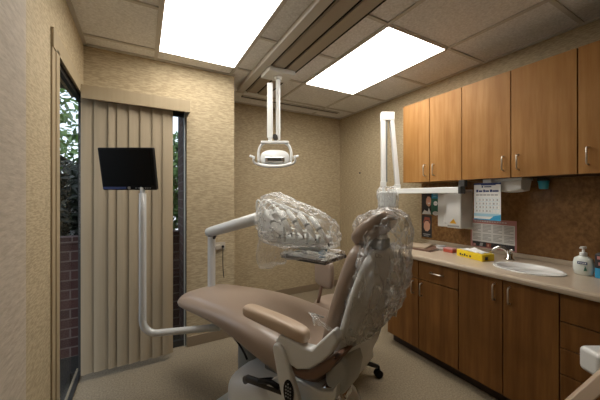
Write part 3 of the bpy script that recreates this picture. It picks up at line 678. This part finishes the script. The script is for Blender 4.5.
MB().box(-0.066, -0.016, -0.03, 0.03, 0.045, 0.10).build('knuckle', M['white'], xr, bevel=0.008)
MB().box(0.072, 0.124, -0.03, 0.03, -0.02, 0.07).build('knuckle', M['white'], xr, bevel=0.008)
MB().tube([(-0.04, 0, 0.06), (-0.035, 0, 0.0)], 0.016, 12).build('swivel', M['white'], xr, smooth=True)
MB().box(-0.085, 0.075, -0.06, 0.06, -0.165, 0.0).build('tube_head', M['gray'], xr, bevel=0.025, seg=4)
MB().tube([(0.02, 0, -0.165), (0.045, -0.02, -0.34)], [0.036, 0.032], 16).tube([(0.018, 0, -0.15), (0.02, 0, -0.17)], 0.045, 16).build('cone', M['midgray'], xr, smooth=False, bevel=0.003)
xb = thing('support_arm', 'horizontal white support arm under the far upper cabinet', 'support arm', (2.2, 1.35, 1.335))
MB().box(-0.03, 0.03, 0.0, 0.72, 0.0, 0.05).build('beam', M['white'], xb, bevel=0.006)
MB().box(-0.032, 0.032, -0.022, 0.0, -0.004, 0.054).box(0.02, 0.06, -0.02, 0.03, 0.054, 0.1045).build('end_bracket', M['dark'], xb, bevel=0.003)

def crumple(name, label, cat, rings, mat, amp, freq, parent=None, sub=2, seed=0, st=(1, 1, 0.5)):
    m = MB(); m.loft(rings)
    bmesh.ops.subdivide_edges(m.bm, edges=m.bm.edges[:], cuts=1, use_grid_fill=True)
    bmesh.ops.triangulate(m.bm, faces=m.bm.faces[:])
    if sub: bmesh.ops.subdivide_edges(m.bm, edges=m.bm.edges[:], cuts=sub, use_grid_fill=True)
    bmesh.ops.recalc_face_normals(m.bm, faces=m.bm.faces)
    m.bm.normal_update()
    for v in m.bm.verts:
        p = Vector((v.co.x * st[0], v.co.y * st[1], v.co.z * st[2])) * freq + Vector((seed, 0, 0))
        a = noise.noise(p); b = 1 - abs(noise.noise(p * 2.3 + Vector((9, 1, 4)))) * 2
        c = 1 - abs(noise.noise(p * 3.1)) * 2
        v.co += v.normal * amp * (a * 0.9 + b * 0.5 + c * 0.35 - 0.3)
    o = m.build(name, mat, parent)
    if label: tag(o, label, cat)
    return o
# ------------------------------------------------------------------ dental chair
A29 = math.atan2(-0.914, 0.407)
HIP = (0.886, 1.163, 0)
ch = thing('dental_chair', 'taupe reclining dental chair with light grey base in the room centre', 'dental chair', HIP, A29)
def rrect(n, hw, hh, p=0.35):
    r = []
    for k in range(n):
        t = 2 * PI * (k + 0.5) / n; c, s = math.cos(t), math.sin(t)
        r.append((hw * math.copysign(abs(c) ** p, c), hh * math.copysign(abs(s) ** p, s)))
    return r
# seat: x, half width, top z, bottom z (centre), side droop
secs = [(-1.245, 0.12, 0.590, 0.555, 0.0), (-1.23, 0.185, 0.605, 0.540, 0.0), (-1.17, 0.222, 0.616, 0.530, 0.0), (-1.05, 0.232, 0.628, 0.530, 0.0), (-0.9, 0.240, 0.640, 0.535, 0.0), (-0.75, 0.25, 0.653, 0.535, 0.0), (-0.6, 0.262, 0.662, 0.52, 0.0),
        (-0.45, 0.272, 0.658, 0.49, 0.01), (-0.3, 0.278, 0.642, 0.455, 0.02), (-0.18, 0.278, 0.625, 0.43, 0.02), (-0.08, 0.272, 0.615, 0.42, 0.02), (0.0, 0.255, 0.612, 0.43, 0.01), (0.03, 0.22, 0.60, 0.45, 0.0)]
rg = []
for x, hw, zt, zb, dr in secs:
    cz, hh = (zt + zb) / 2, (zt - zb) / 2
    ring = []
    for (a, b) in rrect(28, hw, hh, 0.42):
        z = cz + b
        if b > 0: z -= 0.035 * (abs(a) / hw) ** 4 - 0.01 * (abs(a) / hw) ** 1.5
        if x > -0.7 and b > 0: z -= 0.012 * (1 - (a / hw) ** 2)
        ring.append((x, a, z))
    rg.append(ring)
MB().loft(rg).build('seat', M['vinyl'], ch, sub=1)
# backrest cushion
def back_pt(s, y, d):  # s along back from hip (0) up, d thickness offset (front -)
    ang = math.radians(77)
    x = 0.03 + s * math.cos(ang) + d * math.sin(ang); z = 0.56 + s * math.sin(ang) - d * math.cos(ang)
    return (x, y, z)
bsec = [(0.0, 0.19), (0.02, 0.235), (0.1, 0.25), (0.22, 0.245), (0.34, 0.225), (0.44, 0.195), (0.52, 0.155), (0.555, 0.10)]
rg = []
for s_, hw in bsec:
    th = 0.042 if 0.01 < s_ < 0.54 else 0.026
    ring = []
    for (a, b) in rrect(24, hw, th, 0.5):
        ring.append(back_pt(s_, a, b - 0.008 * 0))
    rg.append(ring)
MB().loft(rg).build('backrest', M['vinyl'], ch, sub=1)
rg = []
for s_, hw in [(-0.01, 0.19), (0.02, 0.24), (0.07, 0.262), (0.2, 0.255), (0.34, 0.232), (0.44, 0.20), (0.51, 0.15), (0.54, 0.09)]:
    ring = []
    for (a, b) in rrect(24, hw, 0.024, 0.5):
        ring.append(back_pt(s_, a, 0.058 + b + 0.03 * (1 - (a / hw) ** 2)))
    rg.append(ring)
MB().loft(rg).build('back_shell', M['white'], ch, sub=1)
# headrest
def hp(u, y, d):
    ang = math.radians(42); x = 0.035 + 0.075 + u * math.cos(ang) + d * math.sin(ang); z = 1.10 + u * math.sin(ang) - d * math.cos(ang); return (x, y, z)
rg = []
for u, hw, th in ((-0.01, 0.06, 0.02), (0.0, 0.10, 0.034), (0.04, 0.132, 0.045), (0.10, 0.14, 0.046), (0.15, 0.125, 0.042), (0.185, 0.09, 0.03), (0.195, 0.05, 0.02)):
    rg.append([hp(u, a, b) for (a, b) in rrect(20, hw, th, 0.6)])
MB().loft(rg).build('headrest', M['vinyl'], ch, sub=1)
MB().tube([hp(0.10, 0, 0.045), hp(0.06, 0, 0.085), (0.20, 0, 1.02), (0.17, 0, 0.90)], [0.03, 0.028, 0.024, 0.024], 12, flat=(1.4, 0.7)).build('headrest_bar', M['white'], ch, smooth=True)
MB().box(-0.03, 0.03, -0.045, 0.045, -0.03, 0.02).build('headrest_bracket', M['midgray'], ch, bevel=0.008, xf=Matrix.Translation(hp(0.07, 0, 0.065)))
# arm rests
def armrest(side):
    rg = []
    for x, hw, hh, z in ((-0.378, 0.018, 0.016, 0.742), (-0.370, 0.03, 0.026, 0.744), (-0.34, 0.036, 0.031, 0.745), (-0.25, 0.037, 0.032, 0.740), (-0.12, 0.038, 0.033, 0.733), (-0.03, 0.037, 0.033, 0.722), (0.0, 0.030, 0.026, 0.718), (0.008, 0.018, 0.016, 0.717)):
        rg.append([(x, side * 0.305 + a, z + b) for a, b in rrect(20, hw, hh, 0.6)])
    MB().loft(rg).build('armrest', M['arm_vinyl'], ch, sub=1)
armrest(-1)
# white arm support moulding each side
for sd_ in (-1, 1):
    y0, y1 = (-0.335, -0.283) if sd_ < 0 else (0.283, 0.335)
    poly = [(-0.13, 0.70), (-0.155, 0.66), (-0.15, 0.625), (-0.10, 0.59), (-0.03, 0.578), (0.03, 0.60), (0.09, 0.65), (0.135, 0.70), (0.17, 0.76), (0.145, 0.80), (0.09, 0.74), (0.045, 0.69), (0.0, 0.685)]
    MB().prism(poly, 'y', y0, y1).build('side_shell', M['white'], ch, bevel=0.012, seg=4)
    # strap-like link with control oval
    m = MB(); y0, y1 = (-0.352, -0.322) if sd_ < 0 else (0.322, 0.352)
    poly = [(-0.155, 0.64), (-0.148, 0.660), (-0.125, 0.668), (-0.10, 0.655), (-0.085, 0.63), (-0.025, 0.50), (0.03, 0.36), (0.02, 0.33), (-0.06, 0.33), (-0.075, 0.36), (-0.12, 0.50)]
    m.prism(poly, 'y', y0, y1).build('arm_link', M['white'], ch, bevel=0.010, seg=4)
yy = -0.3525
ring = [(-0.058 + 0.028 * math.cos(t), 0.485 + 0.052 * math.sin(t)) for t in [2 * PI * k / 28 for k in range(28)]]
kp = MB().prism(ring, 'y', yy - 0.004, yy).build('control_pad', M['black'], ch, bevel=0.0015)
m = MB()
for r_ in range(6):
    for c_ in (-1, 0, 1):
        if r_ in (0, 5) and c_: continue
        m.ball((-0.058 + c_ * 0.012, yy - 0.004, 0.45 + r_ * 0.014), 0.0042, 1)
m.build('buttons', M['inkgray'], kp)
# brown lower cushion crescent and lower shell
poly = [(-0.09, 0.575), (-0.05, 0.545), (0.0, 0.54), (0.06, 0.565), (0.12, 0.62), (0.165, 0.685), (0.14, 0.69), (0.09, 0.645), (0.03, 0.595), (-0.03, 0.575)]
MB().prism(poly, 'y', -0.325, -0.16).build('lumbar_roll', M['brownpl'], ch, bevel=0.014, seg=4)
poly = [(-0.16, 0.50), (-0.05, 0.495), (0.04, 0.49), (0.11, 0.515), (0.13, 0.55), (0.13, 0.50), (0.09, 0.43), (0.03, 0.36), (-0.06, 0.30), (-0.2, 0.30), (-0.28, 0.38)]
MB().prism(poly, 'y', -0.28, 0.10).build('seat_carriage', M['white'], ch, bevel=0.03, seg=5)
MB().prism([(0.06, 0.60), (0.15, 0.66), (0.17, 0.60), (0.15, 0.50), (0.09, 0.46), (0.05, 0.52)], 'y', -0.25, -0.10).build('hinge_cover', M['gray'], ch, bevel=0.02, seg=3)
# black hinge lines
MB().tube([(-0.30, -0.285, 0.40), (-0.22, -0.29, 0.43), (-0.16, -0.30, 0.435)], 0.012, 8).build('hose', M['black'], ch, smooth=True)
MB().tube([(-0.30, -0.28, 0.40), (-0.31, -0.20, 0.36), (-0.2, -0.1, 0.33)], 0.012, 8).build('hose', M['black'], ch, smooth=True)
# rear lift arm curving up behind the back
pth = bez((-0.16, 0.06, 0.35), (-0.02, 0.20, 0.37), (0.07, 0.28, 0.45), (0.035, 0.275, 0.66), 16)
MB().tube(pth, [0.085 - 0.0032 * i for i in range(17)], 16, flat=(0.75, 0.8)).build('lift_arm', M['white'], ch, smooth=True)
# base: front hood, pump housing, floor plate
rg = []
for x, hw, zt in ((-0.64, 0.20, 0.25), (-0.62, 0.235, 0.29), (-0.54, 0.25, 0.325), (-0.35, 0.25, 0.335), (-0.15, 0.24, 0.31), (0.0, 0.22, 0.26), (0.04, 0.16, 0.20)):
    rg.append([(x, a, 0.05 + (zt - 0.05) / 2 + b) for a, b in rrect(20, hw, (zt - 0.05) / 2, 0.5)])
MB().loft(rg).build('base_housing', M['white'], ch, sub=1)
MB().tube([(-0.66, 0.02, 0.05), (-0.66, 0.02, 0.40), (-0.66, 0.02, 0.43)], [0.10, 0.10, 0.08], 24).build('utility_column', M['midgray'], ch, smooth=False, bevel=0.02)
MB().box(-0.78, 0.12, -0.24, 0.24, 0.0, 0.05).build('floor_plate', M['gray'], ch, bevel=0.015, seg=3)
MB().tube([(-0.44, -0.255, 0.335), (-0.40, -0.268, 0.365), (-0.14, -0.272, 0.405)], 0.020, 8, flat=(0.6, 1.0)).build('scissor_frame', M['dark'], ch, smooth=True)
MB().box(-0.4, -0.05, -0.15, 0.10, 0.36, 0.46).build('seat_mount', M['midgray'], ch, bevel=0.01)
MB().tube(arc((0.09, -0.24, 0.44), 0.055, 0, 2 * PI, 20, (1, 0, 0), (0, 0, 1)), 0.018, 8, caps=False).tube([(0.09, -0.25, 0.44), (0.09, -0.12, 0.44)], 0.03, 12).build('pivot', M['chrome'], ch, smooth=True)
# plastic bag over the backrest
rg = []
for s_, hw, th, dx in ((0.13, 0.25, 0.07, 0.04), (0.17, 0.272, 0.09, 0.05), (0.26, 0.270, 0.105, 0.06), (0.36, 0.255, 0.115, 0.075), (0.45, 0.22, 0.115, 0.085), (0.53, 0.185, 0.125, 0.06), (0.60, 0.17, 0.145, 0.04), (0.65, 0.155, 0.14, 0.035), (0.70, 0.11, 0.09, 0.05)):
    rg.append([back_pt(s_, a + 0.02, dx + 0.005 + b * 0.8) for (a, b) in rrect(28, hw * 0.9, th, 0.75)])
bag = crumple('headrest_cover', None, None, rg, M['film'], 0.03, 10.0)
bag.location = HIP; bag.rotation_euler = (0, 0, A29)
tag(bag, 'clear crumpled plastic bag pulled over the chair backrest and headrest', 'plastic cover')
rg = []
for z, hw, hx, cx, cy in ((0.72, 0.02, 0.015, 0.22, 0.14), (0.78, 0.05, 0.03, 0.22, 0.14), (0.88, 0.08, 0.05, 0.22, 0.13), (0.98, 0.10, 0.06, 0.21, 0.12), (1.06, 0.09, 0.05, 0.19, 0.10)):
    rg.append([(cx + b, cy + a, z) for a, b in rrect(20, hw, hx, 0.8)])
o = crumple('cover_tail', None, None, rg, M['film_tail'], 0.03, 11.0, bag, seed=5)
# torn film wisp at side
m = MB()
for k in range(5):
    a = k * 0.5
    m.tube(bez((0.06, -0.26, 0.80), (0.0 - 0.02 * k, -0.31, 0.80 + 0.03 * math.sin(a)), (0.08, -0.33, 0.76 + 0.02 * k), (0.02 + 0.04 * k, -0.29, 0.79 - 0.012 * k), 8), 0.0025, 5)
m.build('film_wisp', M['film_mesh'], bag, smooth=True)

# ------------------------------------------------------------------ delivery unit
du = thing('delivery_unit', 'light grey instrument delivery arm and head reaching over the chair', 'delivery unit', (0.47, 2.27, 0))
MB().tube([(0, 0, 0.52), (0, 0, 1.0)], 0.029, 20).build('post', M['pipe'], du, smooth=False, bevel=0.003)
MB().tube([(0, 0, 0.54), (0.12, -0.10, 0.53), (0.34, -0.62, 0.50), (0.40, -0.85, 0.46)], 0.028, 12).build('support_bar', M['pipe'], du, smooth=True)
a0, a1 = Vector((0.0, 0.0, 1.035)), Vector((0.275, -0.52, 1.19))
dirv = (a1 - a0).normalized()
MB().tube([tuple(a0 - dirv * 0.05), tuple(a0 - dirv * 0.035), tuple(a0), tuple(a1)], [0.02, 0.036, 0.040, 0.042], 20).build('swing_arm', M['pipe'], du, smooth=True)
MB().tube([(0, 0, 0.99), (0, 0, 1.04)], 0.028, 16).tube([(0.012, -0.02, 0.985), (0.02, -0.04, 1.01), (0.03, -0.06, 1.035)], 0.012, 8).build('elbow', M['dark'], du, smooth=True)
HD = thing('instrument_head', '', '', (0, 0, 0))
bpy.data.objects.remove(HD)
# head frame: axis from (0.735,1.755) toward (0.96,1.26)
hx = Vector((0.735, 1.755, 0)); ax = Vector((0.407, -0.914, 0)); nx = Vector((0.914, 0.407, 0)); du0 = Vector((0.47, 2.27, 0))
def W(a, n, z): return tuple(hx + ax * a + nx * n + Vector((0, 0, z)))
def Wd(a, n, z): return tuple(Vector(W(a, n, z)) - du0)
XF = Matrix.Translation(hx - du0) @ Matrix.Rotation(A29, 4, 'Z')
MB().box(-0.02, 0.10, -0.06, 0.08, 1.02, 1.22).build('head_block', M['white'], du, bevel=0.03, seg=4, xf=XF)
MB().box(0.06, 0.42, -0.02, 0.14, 0.99, 1.07).build('head_body', M['gray'], du, bevel=0.025, seg=4, xf=XF)
MB().box(0.19, 0.48, -0.07, 0.15, 0.945, 0.953).build('tray', M['white'], du, bevel=0.004, xf=XF)
m = MB()
m.box(0.178, 0.492, -0.082, -0.07, 0.938, 0.960).box(0.178, 0.492, 0.15, 0.162, 0.938, 0.960).box(0.178, 0.19, -0.07, 0.15, 0.938, 0.960).box(0.48, 0.492, -0.07, 0.15, 0.938, 0.960)
m.build('tray_rim', M['dark'], du, bevel=0.004, xf=XF)
MB().tube([Wd(0.25, 0.06, 0.95), Wd(0.25, 0.06, 1.0)], 0.02, 12).build('tray_stem', M['gray'], du, smooth=True)
for i, (a, n) in enumerate(((0.10, -0.12), (0.17, -0.10), (0.24, -0.08), (0.31, -0.06), (0.38, -0.04))):
    nm = ('first', 'second', 'third', 'fourth', 'fifth')[i]
    t = thing('handpiece', 'white bagged dental handpiece, %s from the arm end of the instrument head' % nm, 'handpiece', W(a, n, 1.13), A29, 'handpieces on the instrument head')
    dz = (0.045, 0.06, 0.05, 0.035, 0.015)[i]
    MB().tube([(-0.02, 0.01, dz + 0.045), (0.02, 0.0, dz + 0.012), (0.075, -0.01, dz - 0.045), (0.115, -0.015, dz - 0.09)], [0.012, 0.017, 0.015, 0.007], 12).build('body', M['white'], t, smooth=True)
    MB().tube([(0.115, -0.015, dz - 0.09), (0.124, -0.02, dz - 0.108)], [0.006, 0.003], 8).build('tip', M['dark'], t, smooth=True)
    MB().tube([(0.045, -0.005, dz - 0.014), (0.055, -0.007, dz - 0.025)], 0.0175, 12).build('grip_ring', M['midgray'], t, smooth=True)
    k_ = 0.03 * i
    MB().tube(bez((-0.02, 0.01, dz + 0.045), (-0.10 - k_, 0.03, dz + 0.12), (-0.13 - k_ * 2.0, 0.0, 0.23 - 0.02 * i), (-0.08 - k_ * 2.4, 0.02, -0.04), 18), 0.0062, 8).build('hose', M['white'], t, smooth=True)
    MB().tube([(0.05, 0.0, dz - 0.06), (0.03, 0.03, -0.09)], 0.008, 8).build('holster', M['gray'], t, smooth=True)
m = MB()
bc = thing('blue_clip', 'small bright blue tool standing on the instrument tray', 'tool', W(0.40, 0.02, 0.954), A29)
MB().tube([(0, 0, 0), (0.0, 0.0, 0.03), (-0.01, 0.01, 0.07), (-0.03, 0.02, 0.085)], [0.016, 0.018, 0.015, 0.008], 10, flat=(1.3, 0.7)).build('grip', M['blue'], bc, smooth=True)
MB().tube([(0.01, 0.0, 0.0), (0.03, 0.015, 0.045)], [0.012, 0.005], 8).build('jaw', M['tealdark'], bc, smooth=True)
# covers over the head
rg = []
for a, n, z, hn, hz in ((-0.03, 0.0, 1.16, 0.07, 0.10), (0.02, -0.01, 1.17, 0.12, 0.15), (0.10, -0.02, 1.17, 0.15, 0.16), (0.20, -0.03, 1.15, 0.16, 0.145), (0.30, -0.02, 1.135, 0.15, 0.12), (0.38, 0.0, 1.12, 0.14, 0.10), (0.45, 0.01, 1.10, 0.10, 0.075), (0.50, 0.02, 1.07, 0.05, 0.04)):
    rg.append([(a, n + p, z + q) for p, q in rrect(24, hn, hz, 0.85)])
hc = crumple('instrument_cover', None, None, rg, M['film_mesh'], 0.022, 10.0, seed=3, st=(0.4, 1.3, 1.1))
hc.location = hx; hc.rotation_euler = (0, 0, A29)
tag(hc, 'crumpled clear plastic wrap over the instrument head and hoses', 'plastic cover')
rg = []
for a, n, z, hn, ha in ((0.02, 0.02, 0.86, 0.10, 0.05), (0.03, 0.02, 0.92, 0.12, 0.06), (0.04, 0.01, 1.0, 0.12, 0.07), (0.05, 0.0, 1.08, 0.12, 0.07)):
    rg.append([(a + q, n + p, z) for p, q in rrect(20, hn, ha, 0.8)])
crumple('cover_tail', None, None, rg, M['film_thin'], 0.02, 10.0, hc, seed=8)
rg = []
for a, hn, z in ((0.17, 0.11, 0.955), (0.24, 0.13, 0.96), (0.36, 0.135, 0.97), (0.49, 0.125, 0.965)):
    rg.append([(a, 0.03 + p, z + q) for p, q in rrect(16, hn, 0.022, 0.6)])
crumple('tray_sleeve', None, None, rg, M['film_mesh'], 0.010, 14.0, hc, seed=12)
# x-ray head bag
rg = []
for z, r in ((0.96 - 1.36, 0.045), (1.02 - 1.36, 0.06), (1.10 - 1.36, 0.07), (1.18 - 1.36, 0.085), (1.27 - 1.36, 0.10), (1.35 - 1.36, 0.10), (1.40 - 1.36, 0.07)):
    rg.append([(0.0 + (0.03 if z < -0.2 else 0.0) + p, q, z) for p, q in rrect(20, r, r * 0.8, 0.85)])
xc = crumple('xray_cover', None, None, rg, M['film'], 0.018, 12.0, seed=21)
xc.location = (2.13, 2.05, 1.36); xc.rotation_euler = (0, 0, math.radians(-29))
tag(xc, 'clear plastic bag over the x-ray tube head', 'plastic cover')

# ------------------------------------------------------------------ monitor on its pipe arm
mo = thing('patient_monitor', 'black flat monitor on a bent grey pipe arm before the blinds', 'monitor', (0, 2.0, 0))
P = [(0.0, 0.06, 1.33), (0.0, 0.058, 1.2), (0.0, 0.017, 0.56)]
P += [(0.0 + 0.08 * (1 - math.cos(t)) * 1.0, 0.017 - 0.028 * (1 - math.cos(t)), 0.54 - 0.085 * math.sin(t)) for t in [PI / 2 * k / 6 for k in range(7)]]
P += [(0.40, -0.12, 0.462), (0.43, -0.13, 0.462)]
MB().tube(P, 0.021, 16).build('pipe', M['pipe'], mo, smooth=True)
MB().tube([(0.38, -0.113, 0.462), (0.43, -0.13, 0.462), (0.47, -0.13, 0.50)], [0.024, 0.026, 0.02], 12).box(0.40, 0.47, -0.15, -0.09, 0.495, 0.525).build('clamp', M['gray'], mo, bevel=0.002)
MB().tube(bez((0.42, -0.13, 0.465), (0.48, -0.15, 0.465), (0.52, -0.3, 0.42), (0.50, -0.5, 0.42), 12), 0.006, 8).build('cable', M['black'], mo, smooth=True)
MB().tube([(0.0, 0.06, 1.28), (-0.0, 0.085, 1.36), (-0.045, 0.155, 1.44)], 0.016, 10).build('neck', M['pipe'], mo, smooth=True)
XM = Matrix.Translation((-0.080, 0.102, 1.484)) @ Matrix.Rotation(math.radians(-29), 4, 'Z') @ Matrix.Rotation(math.radians(11), 4, 'X')
MB().box(-0.172, 0.172, -0.010, 0.022, -0.134, 0.134).build('casing', M['black'], mo, bevel=0.006, xf=XM)
MB().box(-0.158, 0.158, -0.012, -0.0098, -0.105, 0.121).build('screen', M['screen'], mo, xf=XM)
MB().box(-0.1, 0.1, 0.022, 0.05, -0.09, 0.09).build('back_housing', M['black'], mo, bevel=0.01, xf=XM)
MB().box(-0.166, -0.02, -0.0125, -0.0098, -0.128, -0.113).build('bezel_reflection', M['navy'], mo, xf=XM)  # reflection on the left half of the lower bezel, painted as a strip
MB().tube([(0.0, -0.0145, -0.119), (0.0, -0.0098, -0.119)], 0.009, 14).build('badge', M['nickel'], mo, xf=XM)
m = MB()
for i in range(7): m.box(0.04 + i * 0.015, 0.048 + i * 0.015, -0.0125, -0.0098, -0.122, -0.118)
m.build('buttons', M['inkgray'], mo, xf=XM)

# ------------------------------------------------------------------ operator stool
st = thing('operator_stool', 'taupe rolling stool with black caster base behind the chair', 'stool', (1.30, 1.70, 0), 0)
MB().lathe([(0.05, 0.43), (0.17, 0.435), (0.215, 0.455), (0.22, 0.49), (0.195, 0.52), (0.1, 0.53), (0.02, 0.528)], 32).build('seat', M['vinyl'], st, smooth=True)
MB().tube([(0, 0, 0.09), (0, 0, 0.25)], 0.03, 16).tube([(0, 0, 0.25), (0, 0, 0.44)], 0.016, 16).build('gas_column', M['dark'], st, smooth=False, bevel=0.002)
rg = []
for z, r in ((0.62, 0.8), (0.64, 1.0), (0.72, 1.0), (0.80, 1.0), (0.82, 0.8)):
    rg.append([(-0.12 + a * r * 0.6, 0.06 + b * r * 1.15, z + 0.02) for a, b in rrect(16, 0.045, 0.10, 0.6)])
MB().loft(rg).build('backrest', M['vinyl'], st, sub=1)
MB().tube([(0.0, 0.0, 0.43), (-0.12, 0.07, 0.44), (-0.16, 0.08, 0.52), (-0.11, 0.09, 0.68)], 0.012, 10).build('backrest_bar', M['brownpl'], st, smooth=True)
MB().ball((0.20, -0.12, 0.60), 0.05, 2, (0.8, 1.1, 0.8)).build('arm_pad', M['arm_vinyl'], st, smooth=True)
MB().tube([(0.10, -0.05, 0.44), (0.20, -0.11, 0.50), (0.20, -0.12, 0.58)], 0.012, 8).build('arm_bar', M['dark'], st, smooth=True)
for k in range(5):
    a = math.atan2(1.527 - 1.70, 1.494 - 1.30) + k * 2 * PI / 5; c, s = math.cos(a), math.sin(a); r = 0.262
    l = MB().tube([(0, 0, 0.12), (c * 0.12, s * 0.12, 0.105), (c * r, s * r, 0.075)], [0.024, 0.02, 0.014], 10).build('leg', M['dark'], st, smooth=True)
    rr = Matrix.Translation((c * r, s * r, 0.028)) @ Matrix.Rotation(a + 0.5, 4, 'Z') @ Matrix.Rotation(PI / 2, 4, 'X')
    m = MB(); m.lathe([(0.02, -0.024), (0.028, -0.02), (0.028, -0.006), (0.02, -0.004), (0.02, 0.004), (0.028, 0.006), (0.028, 0.02), (0.02, 0.024)], 18, mat=rr); m.tube([(c * r, s * r, 0.05), (c * r, s * r, 0.08)], 0.01, 8)
    m.build('caster', M['black'], l, smooth=False)

# ------------------------------------------------------------------ assistant arm, bottom right
aa = thing('assistant_arm', 'pale grey bar arm with white rounded box at the lower right edge', 'arm', (1.40, 0.40, 0.0))
o_ = Vector((1.40, 0.40, 0.0))
p0, p1 = Vector((1.4819, 0.4934, 0.4222)) - o_, Vector((1.7475, 0.3462, 0.6894)) - o_
MB().tube([tuple(p0 - (p1 - p0) * 0.6), tuple(p0), tuple(p1)], 0.036, 4, flat=(1.0, 0.8)).build('bar', M['arm_vinyl'], aa, bevel=0.006)
q = Vector((1.8032, 0.4296, 0.5824)) - o_
MB().box(-0.10, 0.10, -0.05, 0.05, -0.055, 0.055).build('holder_box', M['white'], aa, bevel=0.022, seg=4, xf=Matrix.Translation(q) @ Matrix.Rotation(math.radians(-29), 4, 'Z'))
MB().tube([tuple(q + Vector((0.0, 0.0, 0.05))), tuple(q + Vector((0.01, 0, 0.075)))], 0.014, 12).build('knob', M['chrome'], aa, smooth=True)
MB().tube([tuple(p1), (p1.x + 0.02, p1.y - 0.02, 0.05)], 0.03, 14).build('stand_post', M['gray'], aa, smooth=True)
MB().lathe([(0.16, 0), (0.16, 0.02), (0.05, 0.05), (0.02, 0.05)], 24, o=(p1.x + 0.02, p1.y - 0.02, 0)).build('stand_base', M['gray'], aa, smooth=False, bevel=0.004)

# ------------------------------------------------------------------ world, camera, view
wd = bpy.data.worlds.new('world'); bpy.context.scene.world = wd; wd.use_nodes = True
nt = wd.node_tree; bg = nt.nodes['Background']
sky = nt.nodes.new('ShaderNodeTexSky')
try:
    sky.sky_type = 'NISHITA'; sky.sun_disc = False; sky.sun_elevation = math.radians(40); sky.sun_rotation = math.radians(160); sky.dust_density = 3
except Exception: pass
mixn = nt.nodes.new('ShaderNodeMix'); mixn.data_type = 'RGBA'; mixn.inputs[0].default_value = 0.6; mixn.inputs[7].default_value = (5.0, 5.2, 5.6, 1)
L(nt, sky.outputs[0], mixn.inputs[6]); L(nt, mixn.outputs[2], bg.inputs['Color']); bg.inputs['Strength'].default_value = 0.30
cd = bpy.data.cameras.new('camera'); co = bpy.data.objects.new('camera', cd); COL.objects.link(co)
co.location = (0, 0, 1.313); co.rotation_euler = (PI / 2, 0, math.radians(-29))
cd.sensor_width = 36; cd.lens = 36 * 284 / 600; cd.shift_y = -4 / 600; cd.clip_start = 0.02
sc = bpy.context.scene; sc.camera = co
sc.view_settings.view_transform = 'Standard'; sc.view_settings.look = 'None'; sc.view_settings.gamma = 1; sc.view_settings.use_curve_mapping = False
sc.view_settings.exposure = 0.45
try:
    sc.cycles.max_bounces = 8; sc.cycles.transparent_max_bounces = 16; sc.cycles.use_denoising = True
except Exception: pass
